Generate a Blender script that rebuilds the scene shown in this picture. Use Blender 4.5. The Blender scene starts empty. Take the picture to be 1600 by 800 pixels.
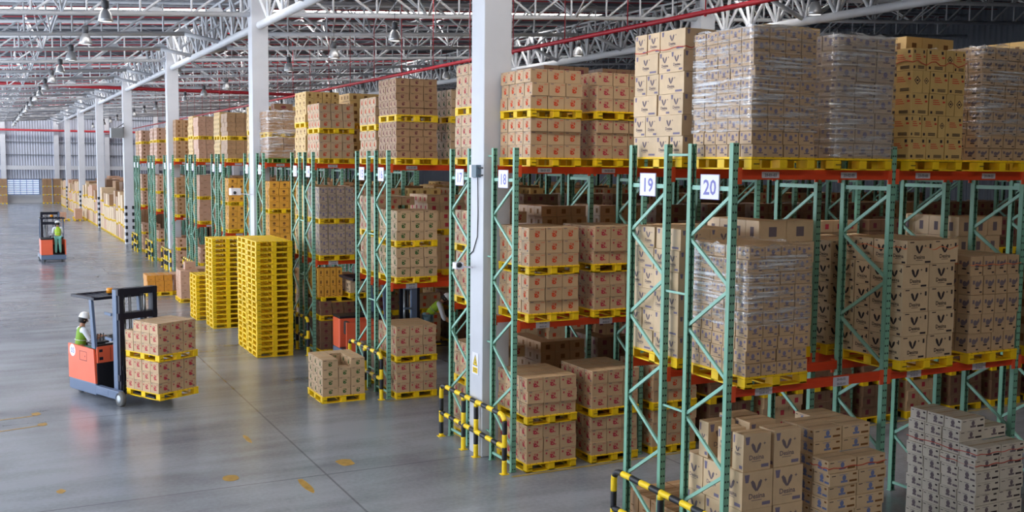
import bpy, math, random
from mathutils import Vector, Matrix
random.seed(7)
S = bpy.context.scene
COL = S.collection
PI = math.pi
# ------------------------------------------------------------------ helpers
class MB:
    """collects polygons with material slots and builds ONE mesh object"""
    def __init__(s): s.v=[]; s.f=[]; s.m=[]; s.sm=[]
    def add(s, vs, fs, m=0, M=None, smooth=False):
        b=len(s.v)
        for p in vs:
            s.v.append(tuple(M@Vector(p)) if M is not None else tuple(p))
        for f in fs: s.f.append([b+i for i in f]); s.m.append(m); s.sm.append(smooth)
        return s
    def box(s, x0,y0,z0,x1,y1,z1, m=0, M=None):
        return s.add([(x0,y0,z0),(x1,y0,z0),(x1,y1,z0),(x0,y1,z0),(x0,y0,z1),(x1,y0,z1),(x1,y1,z1),(x0,y1,z1)],
            [(0,3,2,1),(4,5,6,7),(0,1,5,4),(1,2,6,5),(2,3,7,6),(3,0,4,7)], m, M)
    def bar(s, a, b, w, h, m=0, up=(0,0,1)):
        a=Vector(a); b=Vector(b); d=(b-a); L=d.length
        if L<1e-6: return s
        d/=L; u=Vector(up)
        if abs(d.dot(u))>.99: u=Vector((1,0,0))
        r=d.cross(u).normalized(); u=r.cross(d)
        vs=[]
        for p in (a,b):
            for (i,j) in ((-1,-1),(1,-1),(1,1),(-1,1)): vs.append(p+r*(i*w/2)+u*(j*h/2))
        return s.add(vs,[(0,1,2,3),(7,6,5,4),(0,4,5,1),(1,5,6,2),(2,6,7,3),(3,7,4,0)],m)
    def tube(s, pts, r, n=8, m=0, cap=True):
        pts=[Vector(p) for p in pts]
        rs=r if isinstance(r,(list,tuple)) else [r]*len(pts)
        rings=[]; vs=[]; fs=[]; prev=None
        for i,p in enumerate(pts):
            d=(pts[min(i+1,len(pts)-1)]-pts[max(i-1,0)]).normalized()
            if prev is None:
                ref=Vector((0,0,1)) if abs(d.z)<.9 else Vector((1,0,0))
                a=d.cross(ref).normalized()
            else:
                a=(prev-d*prev.dot(d)).normalized()
            prev=a; c=d.cross(a)
            for k in range(n):
                t=2*PI*k/n; vs.append(p+(a*math.cos(t)+c*math.sin(t))*rs[i])
        for i in range(len(pts)-1):
            for k in range(n):
                k2=(k+1)%n; fs.append((i*n+k,i*n+k2,(i+1)*n+k2,(i+1)*n+k))
        if cap:
            fs.append(tuple(range(n))[::-1]); fs.append(tuple((len(pts)-1)*n+k for k in range(n)))
        return s.add(vs,fs,m,None,True)
    def lathe(s, prof, n=16, m=0, M=None, cap=True):
        vs=[];fs=[]
        for (r,z) in prof:
            for k in range(n):
                t=2*PI*k/n; vs.append((r*math.cos(t),r*math.sin(t),z))
        for i in range(len(prof)-1):
            for k in range(n):
                k2=(k+1)%n; fs.append((i*n+k,i*n+k2,(i+1)*n+k2,(i+1)*n+k))
        if cap: fs.append(tuple(range(n))[::-1]); fs.append(tuple((len(prof)-1)*n+k for k in range(n)))
        return s.add(vs,fs,m,M,True)
    def poly(s, pts, m=0, M=None): return s.add(pts,[tuple(range(len(pts)))],m,M)
    def prism(s, pts, h, m=0, M=None):
        """pts 2D outline in xz, extruded along y 0..h"""
        n=len(pts)
        vs=[(x,0,z) for x,z in pts]+[(x,h,z) for x,z in pts]
        fs=[tuple(range(n)),tuple(range(2*n-1,n-1,-1))]+[((i+1)%n,i,n+i,n+(i+1)%n) for i in range(n)]
        return s.add(vs,fs,m,M)
    def mesh(s, name, mats):
        me=bpy.data.meshes.new(name); me.from_pydata(s.v,[],s.f)
        for m in mats: me.materials.append(m)
        me.polygons.foreach_set('material_index', s.m)
        me.polygons.foreach_set('use_smooth', s.sm)
        me.update(); return me
    def build(s, name, mats, parent=None, loc=None, rot=None, label=None, bevel=0):
        if not isinstance(mats,(list,tuple)): mats=[mats]
        o=bpy.data.objects.new(name, s.mesh(name,mats)); COL.objects.link(o)
        if loc is not None: o.location=loc
        if rot is not None: o.rotation_euler=rot
        if parent is not None: o.parent=parent
        if label: o['label']=label
        if bevel:
            b=o.modifiers.new('b','BEVEL'); b.width=bevel; b.segments=2; b.limit_method='ANGLE'
        return o
def tag(o,label,cat,group=None,kind=None):
    if label: o['label']=label
    if cat: o['category']=cat
    if group: o['group']=group
    if kind: o['kind']=kind
    return o
def empty(name,loc,rz=0):
    o=bpy.data.objects.new(name,None); COL.objects.link(o); o.location=loc; o.rotation_euler=(0,0,rz); o.empty_display_size=.1
    return o
def children(o): return [c for c in bpy.data.objects if c.parent==o]
KIDS={}
def kids(o):
    if o.name not in KIDS: KIDS[o.name]=children(o)
    return KIDS[o.name]
def copy_tree(o,parent=None):
    c=o.copy(); COL.objects.link(c); c.parent=parent
    for ch in kids(o): copy_tree(ch,c)
    return c
def ordn(n):
    return ['0th','1st','2nd','3rd'][n] if n<4 else ('%dth'%n if n%10 not in(1,2,3) or 10<n<14 else '%d%s'%(n,{1:'st',2:'nd',3:'rd'}[n%10]))
# ------------------------------------------------------------------ materials
def mat(name, col, rough=.6, metal=0, spec=.5, noise=0, nscale=8, bump=0, emit=None, coat=0, var=0, stretch=None, bscale=None):
    m=bpy.data.materials.new(name); m.use_nodes=True; nt=m.node_tree; N=nt.nodes; L=nt.links
    b=N['Principled BSDF']; b.inputs['Roughness'].default_value=rough; b.inputs['Metallic'].default_value=metal
    b.inputs['Specular IOR Level'].default_value=spec; b.inputs['Coat Weight'].default_value=coat
    c=(*col,1) if len(col)==3 else col
    b.inputs['Base Color'].default_value=c
    out=None
    if noise or bump:
        tc=N.new('ShaderNodeTexCoord'); src=tc.outputs['Object']
        mp=N.new('ShaderNodeMapping'); L.new(src,mp.inputs[0]); mp.inputs['Scale'].default_value=stretch or (1,1,1)
        nz=N.new('ShaderNodeTexNoise'); nz.inputs['Scale'].default_value=nscale; nz.inputs['Detail'].default_value=4
        L.new(mp.outputs[0],nz.inputs['Vector'])
        if noise:
            r=N.new('ShaderNodeMapRange'); L.new(nz.outputs['Fac'],r.inputs[0]); r.inputs[1].default_value=.3; r.inputs[2].default_value=.7
            r.inputs[3].default_value=1-noise; r.inputs[4].default_value=1+noise*.6
            mx=N.new('ShaderNodeVectorMath'); mx.operation='SCALE'; mx.inputs[0].default_value=c[:3]; L.new(r.outputs[0],mx.inputs['Scale'])
            out=mx.outputs[0]
        if bump:
            nz2=nz
            if bscale:
                nz2=N.new('ShaderNodeTexNoise'); nz2.inputs['Scale'].default_value=bscale; L.new(mp.outputs[0],nz2.inputs['Vector'])
            bp=N.new('ShaderNodeBump'); bp.inputs['Strength'].default_value=bump; bp.inputs['Distance'].default_value=.02
            L.new(nz2.outputs['Fac'],bp.inputs['Height']); L.new(bp.outputs[0],b.inputs['Normal'])
    if var:
        oi=N.new('ShaderNodeObjectInfo'); r=N.new('ShaderNodeMapRange'); L.new(oi.outputs['Random'],r.inputs[0])
        r.inputs[3].default_value=1-var; r.inputs[4].default_value=1+var
        mx=N.new('ShaderNodeVectorMath'); mx.operation='SCALE'
        if out is not None: L.new(out,mx.inputs[0])
        else: mx.inputs[0].default_value=c[:3]
        L.new(r.outputs[0],mx.inputs['Scale']); out=mx.outputs[0]
    if out is not None: L.new(out,b.inputs['Base Color'])
    if emit: b.inputs['Emission Color'].default_value=(*emit[:3],1); b.inputs['Emission Strength'].default_value=emit[3]
    return m
def srgb(r,g,b): return tuple(((c/255)/12.92 if c/255<=.04045 else ((c/255+.055)/1.055)**2.4) for c in (r,g,b))
M={}
card=lambda n,c: mat(n,tuple(x*.95 for x in srgb(*c)),.5,noise=.08,nscale=5,var=.07,spec=.55)
M['tan']=card('cardboard tan',(196,164,128)); M['pale']=card('cardboard pale',(214,186,150)); M['brown']=card('cardboard brown',(170,132,96))
M['yellowcard']=card('cardboard yellow',(214,178,112)); M['gold']=card('cardboard gold',(226,164,62)); M['grey']=card('cardboard grey',(184,164,144))
M['white']=card('cardboard white',(216,208,196)); M['pink']=card('cardboard pink',(202,158,132)); M['ochre']=card('cardboard ochre',(218,148,50))
M['dim']=card('cardboard dark brown',(120,90,68))  # dark brown; used more deep in the racks to put their shade in colour
ink=lambda n,c: mat(n,srgb(*c),.7,spec=.2)
M['i_orange']=ink('ink orange red',(200,74,44)); M['i_crimson']=ink('ink crimson',(178,60,74)); M['i_green']=ink('ink green',(48,88,44))
M['i_maroon']=ink('ink maroon',(104,48,58)); M['i_grey']=ink('ink grey',(116,104,112)); M['i_dark']=ink('ink dark',(58,50,54))
M['i_blue']=ink('ink blue',(112,124,168)); M['i_brown']=ink('ink brown',(122,84,48)); M['i_red']=ink('ink red',(208,74,60)); M['i_violet']=ink('ink violet',(124,116,140))
M['tape']=mat('packing tape',srgb(188,160,122),.3,spec=.5)
M['pallet']=mat('yellow pallet plastic',srgb(244,202,14),.5,noise=.12,nscale=4,var=.06)
M['palletgreen']=mat('green pallet plastic',srgb(84,130,36),.5,noise=.12,nscale=4)
M['palletdark']=mat('pallet dark marks',srgb(120,100,30),.8)
M['white_paint']=mat('white steel paint',srgb(200,203,212),.45,noise=.05,nscale=2)
M['truss']=mat('truss white paint',srgb(204,207,214),.5,noise=.06,nscale=1.5)
M['black']=mat('black paint',srgb(24,26,34),.45); M['hazyellow']=mat('hazard yellow paint',srgb(244,208,26),.45,noise=.1,nscale=6)
M['galv']=mat('galvanised steel',srgb(150,156,162),.4,metal=.7)
M['orange_truck']=mat('truck orange paint',srgb(236,104,70),.4,noise=.05,nscale=3,coat=.3)
M['truck_blue']=mat('truck blue grey paint',srgb(98,114,142),.45,noise=.06,nscale=4)
M['mast_dark']=mat('mast dark steel',srgb(30,32,48),.4,metal=.3)
M['rubber']=mat('tyre rubber',srgb(92,92,92),.8); M['red_pipe']=mat('sprinkler red paint',srgb(170,34,48),.4)
M['skin']=mat('skin',srgb(178,128,100),.6); M['hair']=mat('black hair',srgb(22,18,18),.6)
M['helmet']=mat('white helmet',srgb(238,238,240),.3); M['shirt']=mat('white shirt',srgb(220,224,232),.8); M['vest']=mat('lime vest',srgb(176,214,58),.7)
M['vestgreen']=mat('green vest',srgb(118,160,44),.7); M['trouser']=mat('teal work trousers',srgb(120,186,172),.8); M['trouserblue']=mat('light blue trousers',srgb(140,176,190),.8)
M['reflective']=mat('reflective band',srgb(220,224,214),.35); M['shoe']=mat('dark shoes',srgb(30,28,30),.6)
M['plate']=mat('white sign plate',srgb(232,232,244),.4); M['sign_ink']=mat('sign blue violet',srgb(122,122,196),.5)
M['label_plate']=mat('grey white label',srgb(196,194,206),.5); M['label_ink']=mat('label ink',srgb(64,60,84),.6)
M['strap_red']=mat('red strap',srgb(206,70,54),.4); M['strap_orange']=mat('orange twine',srgb(238,132,88),.5)
M['beacon']=mat('amber beacon',srgb(232,150,40),.2); M['cable']=mat('dark cable',srgb(40,42,50),.5)
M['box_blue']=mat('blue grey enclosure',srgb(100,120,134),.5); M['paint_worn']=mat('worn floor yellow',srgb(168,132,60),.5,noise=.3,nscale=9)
M['paint_line']=mat('faded yellow floor line',srgb(150,128,58),.4,noise=.35,nscale=5)
M['worn_dark']=mat('dark floor dash',srgb(70,70,72),.5)
M['lampmetal']=mat('spun aluminium shade',srgb(190,192,196),.35,metal=.6); M['ballast']=mat('dark ballast',srgb(70,72,78),.5)
M['lampglow']=mat('lamp glass',(.9,.9,1),.3,emit=(.95,.97,1,3.0))
M['girt']=mat('girt grey',srgb(104,110,122),.6); M['rail']=mat('beam orange red',srgb(214,66,24),.42,noise=.1,nscale=2,var=.04)
M['railcap']=mat('beam end connector',srgb(226,84,44),.45)
def rack_mat():
    m=mat('rack mint green paint',srgb(118,172,150),.42,noise=.06,nscale=3); N=m.node_tree.nodes; L=m.node_tree.links
    b=N['Principled BSDF']; src=b.inputs['Base Color'].links[0].from_socket
    tc=N.new('ShaderNodeTexCoord'); sp=N.new('ShaderNodeSeparateXYZ'); L.new(tc.outputs['Object'],sp.inputs[0])
    def math_(op,a,b_=None,c=None):
        n=N.new('ShaderNodeMath'); n.operation=op
        for i,x in enumerate((a,b_,c)):
            if x is None: continue
            if hasattr(x,'default_value'): L.new(x,n.inputs[i])
            else: n.inputs[i].default_value=x
        return n.outputs[0]
    fz=math_('SUBTRACT',math_('FRACT',math_('DIVIDE',sp.outputs['Z'],.1)),.5); fz=math_('MULTIPLY',fz,.1)
    dx=math_('SUBTRACT',math_('ABSOLUTE',math_('SUBTRACT',sp.outputs['X'],.042)),.019)
    d=math_('SQRT',math_('ADD',math_('POWER',fz,2),math_('POWER',dx,2)))
    h=math_('LESS_THAN',d,.0135)
    mx=N.new('ShaderNodeMix'); mx.data_type='RGBA'; L.new(h,mx.inputs['Factor']); L.new(src,mx.inputs['A']); mx.inputs['B'].default_value=(.01,.04,.035,1)
    L.new(mx.outputs['Result'],b.inputs['Base Color']); return m
M['post']=rack_mat(); M['brace']=mat('rack brace mint',srgb(140,192,176),.42,noise=.05,nscale=3)
def floor_mat():
    m=bpy.data.materials.new('polished concrete'); m.use_nodes=True; nt=m.node_tree; N=nt.nodes; L=nt.links; b=N['Principled BSDF']
    tc=N.new('ShaderNodeTexCoord')
    def noise(sc,stretch,det=5):
        mp=N.new('ShaderNodeMapping'); L.new(tc.outputs['Object'],mp.inputs[0]); mp.inputs['Scale'].default_value=stretch
        n=N.new('ShaderNodeTexNoise'); n.inputs['Scale'].default_value=sc; n.inputs['Detail'].default_value=det; L.new(mp.outputs[0],n.inputs['Vector']); return n.outputs['Fac']
    n1=noise(.35,(1,1,1)); n2=noise(1.1,(.25,1.6,1)); n3=noise(14,(1,1,1),6)
    a=N.new('ShaderNodeMath'); a.operation='MULTIPLY_ADD'; L.new(n2,a.inputs[0]); a.inputs[1].default_value=.5; 
    a0=N.new('ShaderNodeMath'); a0.operation='MULTIPLY_ADD'; L.new(n3,a0.inputs[0]); a0.inputs[1].default_value=.25; L.new(n1,a0.inputs[2])
    L.new(a0.outputs[0],a.inputs[2])
    cr=N.new('ShaderNodeValToRGB'); L.new(a.outputs[0],cr.inputs[0])
    e=cr.color_ramp.elements; e[0].position=.6; e[0].color=(*srgb(92,98,108),1); e[1].position=1.05; e[1].color=(*srgb(140,146,156),1)
    # expansion joints every 5.87 m
    sp=N.new('ShaderNodeSeparateXYZ'); L.new(tc.outputs['Object'],sp.inputs[0])
    def joint(sock,off,per):
        s=N.new('ShaderNodeMath'); s.operation='ADD'; L.new(sock,s.inputs[0]); s.inputs[1].default_value=off
        p=N.new('ShaderNodeMath'); p.operation='PINGPONG'; L.new(s.outputs[0],p.inputs[0]); p.inputs[1].default_value=per/2
        c=N.new('ShaderNodeMath'); c.operation='LESS_THAN'; L.new(p.outputs[0],c.inputs[0]); c.inputs[1].default_value=.018; return c.outputs[0]
    j=N.new('ShaderNodeMath'); j.operation='MAXIMUM'; L.new(joint(sp.outputs['Y'],-16.75+58.7,5.87),j.inputs[0]); L.new(joint(sp.outputs['X'],58.7+2.9,5.87),j.inputs[1])
    mx=N.new('ShaderNodeMix'); mx.data_type='RGBA'; mu=N.new('ShaderNodeMath'); mu.operation='MULTIPLY'; L.new(j.outputs[0],mu.inputs[0]); mu.inputs[1].default_value=.55
    L.new(mu.outputs[0],mx.inputs['Factor']); L.new(cr.outputs[0],mx.inputs['A']); mx.inputs['B'].default_value=(*srgb(66,70,78),1)
    L.new(mx.outputs['Result'],b.inputs['Base Color'])
    r=N.new('ShaderNodeMapRange'); L.new(n2,r.inputs[0]); r.inputs[1].default_value=.3; r.inputs[2].default_value=.7; r.inputs[3].default_value=.2; r.inputs[4].default_value=.27
    L.new(r.outputs[0],b.inputs['Roughness']); b.inputs['Specular IOR Level'].default_value=.6
    bp=N.new('ShaderNodeBump'); bp.inputs['Strength'].default_value=.12; bp.inputs['Distance'].default_value=.02; L.new(n2,bp.inputs['Height']); return m
M['floor']=floor_mat()
def ribbed(name,col,axis,per,depth=.5,rough=.5):
    m=mat(name,col,rough,noise=.05,nscale=1); N=m.node_tree.nodes; L=m.node_tree.links; b=N['Principled BSDF']
    tc=N.new('ShaderNodeTexCoord'); sp=N.new('ShaderNodeSeparateXYZ'); L.new(tc.outputs['Object'],sp.inputs[0])
    d=N.new('ShaderNodeMath'); d.operation='MULTIPLY'; L.new(sp.outputs[axis],d.inputs[0]); d.inputs[1].default_value=2*PI/per
    s=N.new('ShaderNodeMath'); s.operation='SINE'; L.new(d.outputs[0],s.inputs[0])
    bp=N.new('ShaderNodeBump'); bp.inputs['Strength'].default_value=depth; bp.inputs['Distance'].default_value=.04; L.new(s.outputs[0],bp.inputs['Height']); L.new(bp.outputs[0],b.inputs['Normal'])
    return m
M['sheet']=ribbed('corrugated wall sheet',srgb(176,182,200),'X',.3,.9)
M['deck']=ribbed('roof deck sheet',srgb(84,90,102),'Y',.35,.8)
M['skylight']=mat('skylight sheet',(.9,.92,1),.5,emit=(1.0,.95,.88,20.0))
M['cream_wall']=mat('cream near wall',srgb(214,198,172),.7)  # unseen wall; cream chosen to bounce warm light onto the load fronts
M['louver']=mat('louvre glass daylight',(.8,.86,1),.3,emit=(.72,.84,1.0,.7))
M['louverbar']=mat('louvre frame blue',srgb(104,128,176),.5)
M['concrete_wall']=mat('plaster wall',srgb(196,198,204),.7,noise=.05,nscale=.8)
def wrap_mat():
    m=bpy.data.materials.new('stretch film'); m.use_nodes=True; nt=m.node_tree; N=nt.nodes; L=nt.links
    N.remove(N['Principled BSDF']); out=N['Material Output']
    tr=N.new('ShaderNodeBsdfTransparent'); gl=N.new('ShaderNodeBsdfGlossy'); gl.inputs['Roughness'].default_value=.18; gl.inputs['Color'].default_value=(.95,.95,1,1)
    df=N.new('ShaderNodeBsdfDiffuse'); df.inputs['Color'].default_value=(.78,.78,.8,1)
    ad=N.new('ShaderNodeMixShader'); ad.inputs[0].default_value=.5; L.new(df.outputs[0],ad.inputs[1]); L.new(gl.outputs[0],ad.inputs[2])
    tc=N.new('ShaderNodeTexCoord')
    def nz(sc,st,rot=(0,0,0)):
        mp=N.new('ShaderNodeMapping'); L.new(tc.outputs['Object'],mp.inputs[0]); mp.inputs['Scale'].default_value=st; mp.inputs['Rotation'].default_value=rot
        n=N.new('ShaderNodeTexNoise'); n.inputs['Scale'].default_value=sc; n.inputs['Detail'].default_value=6; n.inputs['Roughness'].default_value=.65; L.new(mp.outputs[0],n.inputs['Vector']); return n
    a=nz(2.8,(.45,.45,11),(.1,.14,0)); p=nz(1.6,(1,1,1))
    r1=N.new('ShaderNodeMapRange'); L.new(a.outputs['Fac'],r1.inputs[0]); r1.inputs[1].default_value=.46; r1.inputs[2].default_value=.62; r1.inputs[3].default_value=.08; r1.inputs[4].default_value=.95
    r2=N.new('ShaderNodeMapRange'); L.new(p.outputs['Fac'],r2.inputs[0]); r2.inputs[1].default_value=.4; r2.inputs[2].default_value=.58; r2.inputs[3].default_value=.3; r2.inputs[4].default_value=1.2
    mu=N.new('ShaderNodeMath'); mu.operation='MULTIPLY'; mu.use_clamp=True; L.new(r1.outputs[0],mu.inputs[0]); L.new(r2.outputs[0],mu.inputs[1])
    ms=N.new('ShaderNodeMixShader'); L.new(mu.outputs[0],ms.inputs[0]); L.new(tr.outputs[0],ms.inputs[1]); L.new(ad.outputs[0],ms.inputs[2])
    bp=N.new('ShaderNodeBump'); bp.inputs['Strength'].default_value=.9; bp.inputs['Distance'].default_value=.03; L.new(a.outputs['Fac'],bp.inputs['Height'])
    L.new(bp.outputs[0],gl.inputs['Normal']); L.new(bp.outputs[0],df.inputs['Normal']); L.new(ms.outputs[0],out.inputs[0]); return m
M['film']=wrap_mat()
# ------------------------------------------------------------------ lettering
TXT={}
def text_polys(s,bold=False):
    """polygons of a line of text, unit cap height, origin at left baseline: (verts2d, faces, width)"""
    if (s,bold) in TXT: return TXT[(s,bold)]
    cu=bpy.data.curves.new('t','FONT'); cu.body=s; cu.size=1.0; cu.resolution_u=2
    if bold: cu.offset=.018
    o=bpy.data.objects.new('t',cu); COL.objects.link(o)
    me=bpy.data.meshes.new_from_object(o.evaluated_get(bpy.context.evaluated_depsgraph_get()))
    v=[(p.co.x/.72,p.co.y/.72) for p in me.vertices]; f=[tuple(p.vertices) for p in me.polygons]
    bpy.data.objects.remove(o); bpy.data.curves.remove(cu); bpy.data.meshes.remove(me)
    w=max([p[0] for p in v] or [0]); TXT[(s,bold)]=(v,f,w); return TXT[(s,bold)]
class Face:
    """2-D drawing plane on a mesh: origin o, axes u,v (unit), normal n"""
    def __init__(s,mb,o,u,v,n,off=.0012): s.mb=mb; s.o=Vector(o)+Vector(n)*off; s.n=Vector(n); s.u=Vector(u); s.v=Vector(v)
    def P(s,x,y): return s.o+s.u*x+s.v*y
    def poly(s,pts,m):
        s.o+=s.n*.00025
        s.mb.add([s.P(x,y) for x,y in pts],[tuple(range(len(pts)))],m)
    def rect(s,x0,y0,x1,y1,m): s.poly([(x0,y0),(x1,y0),(x1,y1),(x0,y1)],m)
    def ell(s,cx,cy,rx,ry,m,n=10,t0=0,t1=2*PI):
        s.poly([(cx+rx*math.cos(t0+(t1-t0)*k/n),cy+ry*math.sin(t0+(t1-t0)*k/n)) for k in range(n+(0 if t1-t0>6.2 else 1))],m)
    def text(s,t,cx,cy,h,m,wmax=None,bold=False,sx=1):
        v,f,w=text_polys(t,bold); k=h
        if wmax and w*k*sx>wmax: sx=wmax/(w*k)
        x0=cx-w*k*sx/2; y0=cy-h/2; s.o+=s.n*.00025
        s.mb.add([s.P(x0+a*k*sx,y0+b*k) for a,b in v],f,m)
# ------------------------------------------------------------------ carton designs (drawn on each side)
def d_bird(F,w,h,m,dot=False,side=False):
    cx,cy=w*.5+(w*.04 if dot else 0),h*.47; k=h*.25; sx=min(1,w/h*.75)
    e=lambda x,y,rx,ry,n=10:F.ell(cx+x*k*sx,cy+y*k,rx*k*sx,ry*k,m,n)
    e(0,-.4,.8,.5); e(-.15,.08,.45,.34); F.ell(cx+.1*k*sx,cy-.3*k,.28*k*sx,.13*k,0,8) if not side else None;  e(.62,.62,.24,.5,8); e(-.35,.85,.13,.4,6); e(.1,.8,.12,.42,6)
    F.poly([(cx-.75*k*sx,cy-.1*k),(cx-.3*k*sx,cy+.35*k),(cx-.85*k*sx,cy+.5*k)],m)
    F.rect(w*.08,h*.87,w*.27,h*.92,4); F.rect(w*.72,h*.83,w*.93,h*.86,m)
    if dot: F.ell(w*.17,h*.66,h*.075,h*.085,m,8); F.rect(w*.6,h*.28,w*.78,h*.34,m)
    if side: F.ell(w*.78,h*.2,w*.1,h*.06,4,8)
def d_star(F,w,h,m,dot=False,side=False):
    cx,cy=w*.48,h*.56; k=min(w,h)*(.4 if dot else .34)
    F.poly([(cx-.6*k,cy+.5*k),(cx-.42*k,cy+.62*k),(cx-.2*k,cy+.4*k),(cx+.02*k,cy-.2*k),(cx-.1*k,cy-.3*k),(cx-.45*k,cy+.1*k)],4)
    F.poly([(cx+.5*k,cy+.5*k),(cx+.34*k,cy+.62*k),(cx+.14*k,cy+.4*k),(cx-.04*k,cy-.2*k),(cx+.06*k,cy-.3*k),(cx+.38*k,cy+.1*k)],4)
    F.poly([(cx+.85*k+(.17 if q%2==0 else .06)*k*math.cos(q*PI/4+PI/2),cy+.5*k+(.17 if q%2==0 else .06)*k*math.sin(q*PI/4+PI/2)) for q in range(8)],4)
    F.text('Desina',cx,cy-.62*k,.42*k,4,wmax=1.9*k,bold=True)
    F.rect(cx-.5*k,cy-1.0*k,cx+.5*k,cy-.95*k,4)
    if not dot:
        F.poly([(w*.06,h*.93),(w*.06+.5*k,h*.93),(w*.06+.4*k,h*.72),(w*.06+.1*k,h*.72)],5)
        F.rect(w*.66,h*.07,w*.93,h*.16,5)
    else:
        F.rect(w*.86,h*.66,w*.93,h*.84,5); F.rect(w*.7,h*.05,w*.92,h*.13,5); F.rect(w*.1,h*.9,w*.26,h*.94,4)
def d_blue(F,w,h,m,dot=False,side=False):
    F.ell(w*.5,h*.56,min(w*.14,h*.2),h*.22,m,10); F.rect(w*.38,h*.2,w*.62,h*.36,m); F.rect(w*.06,h*.76,w*.2,h*.82,4); F.rect(w*.33,h*.8,w*.6,h*.84,m)
    F.rect(w*.68,h*.18,w*.95,h*.34,5 if w>.35 else m); F.rect(w*.8,h*.7,w*.93,h*.84,5)
def d_small(F,w,h,m,dot=False,side=False):
    r=random.Random(int(w*1e3)+int(h*1e3))
    F.ell(w*.5,h*.55,w*.12,h*.2,m,8); F.rect(w*.3,h*.28,w*.68,h*.36,4)
    F.rect(w*.1,h*.6,w*.24,h*.85,m); F.rect(w*.74,h*.12,w*.94,h*.24,4); F.rect(w*.76,h*.62,w*.9,h*.8,m)
def d_haz(F,w,h,m,dot=False,side=False):
    if w<.2:
        cx,cy=w*.5,h*.55; k=min(w*.36,h*.2)
        for a,b in ((1,0),(0,1),(-1,0),(0,-1)):
            a2,b2=-b,a
            F.poly([(cx+a*k,cy+b*k),(cx+a*k*.72,cy+b*k*.72),(cx+a2*k*.72,cy+b2*k*.72),(cx+a2*k,cy+b2*k)],4)
        F.rect(cx-k*.35,cy-k*.2,cx+k*.35,cy+k*.2,4)
    else:
        for t in range(3): F.rect(w*.22,h*(.5+.09*t),w*(.66-.06*t),h*(.535+.09*t),m)
        F.rect(w*.1,h*.76,w*.2,h*.9,4); F.rect(w*.76,h*.76,w*.88,h*.9,4); F.rect(w*.8,h*.58,w*.94,h*.66,m)
        F.rect(w*.08,h*.08,w*.2,h*.2,4)
        for t in range(3): F.rect(w*.4,h*(.08+.05*t),w*.86,h*(.11+.05*t),4)
def d_plain(F,w,h,m,dot=False,side=False):
    F.rect(w*.36,h*.2,w*.62,h*.26,m); F.rect(w*.1,h*.8,w*.3,h*.84,m)
def d_mark(F,w,h,m,dot=False,side=False):
    F.ell(w*.5,h*.55,w*.15,h*.2,m,8); F.rect(w*.36,h*.2,w*.64,h*.27,m); F.rect(w*.7,h*.1,w*.9,h*.16,4)
def d_boot(F,w,h,m,dot=False,side=False):
    F.rect(w*.12,h*.55,w*.3,h*.75,m); F.ell(w*.5,h*.55,w*.16,h*.16,m,8); F.rect(w*.34,h*.3,w*.66,h*.38,4); F.poly([(w*.62,h*.4),(w*.86,h*.62),(w*.82,h*.8),(w*.6,h*.6)],m); F.rect(w*.72,h*.1,w*.92,h*.18,4)
KIND={ # key: (object name, look for the label, card, ink, ink2, design, dot)
 'obird':('bird_print_carton','orange-bird','tan','i_orange','i_grey',d_bird,False),
 'cbird':('crimson_print_carton','crimson-bird','tan','i_crimson','i_grey',d_bird,True),
 'gbird':('green_print_carton','green-bird','tan','i_green','i_dark',d_bird,False),
 'mbird':('maroon_print_carton','maroon-print','brown','i_maroon','i_dark',d_bird,False),
 'pbird':('pink_print_carton','pink-print','tan','i_crimson','i_grey',d_bird,False),
 'star':('sprig_print_carton','sprig-print','pale','i_grey','i_violet',d_star,False),
 'desina':('sprig_name_carton','sprig-and-name','pale','i_grey','i_dark',d_star,True),
 'blue':('blue_print_carton','blue-print','pale','i_blue','i_brown',d_blue,False),
 'bluegrey':('blue_mark_carton','grey blue-mark','grey','i_violet','i_grey',d_small,False),
 'small':('dense_print_carton','small dense-print','tan','i_violet','i_grey',d_small,False),
 'haz':('warning_print_carton','warning-print','yellowcard','i_red','i_dark',d_haz,False),
 'boot':('shoe_print_carton','dark-print','tan','i_grey','i_dark',d_boot,False),
 'white':('grey_white_carton','grey-white','white','i_grey','i_dark',d_blue,False),
 'yellow':('yellow_carton','pale-yellow','yellowcard','i_brown','i_brown',d_mark,False),
 'gold':('gold_carton','golden','gold','i_brown','i_brown',d_mark,False),
 'ochre':('ochre_carton','ochre','ochre','i_brown','i_brown',d_plain,False),
 'pink':('plain_pink_carton','plain pinkish','pink','i_brown','i_brown',d_plain,False),
 'plain':('plain_brown_carton','plain brown','brown','i_brown','i_brown',d_plain,False),
 'dim':('dark_brown_carton','dark brown','dim','i_maroon','i_brown',d_mark,False),
}
CM={}
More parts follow.
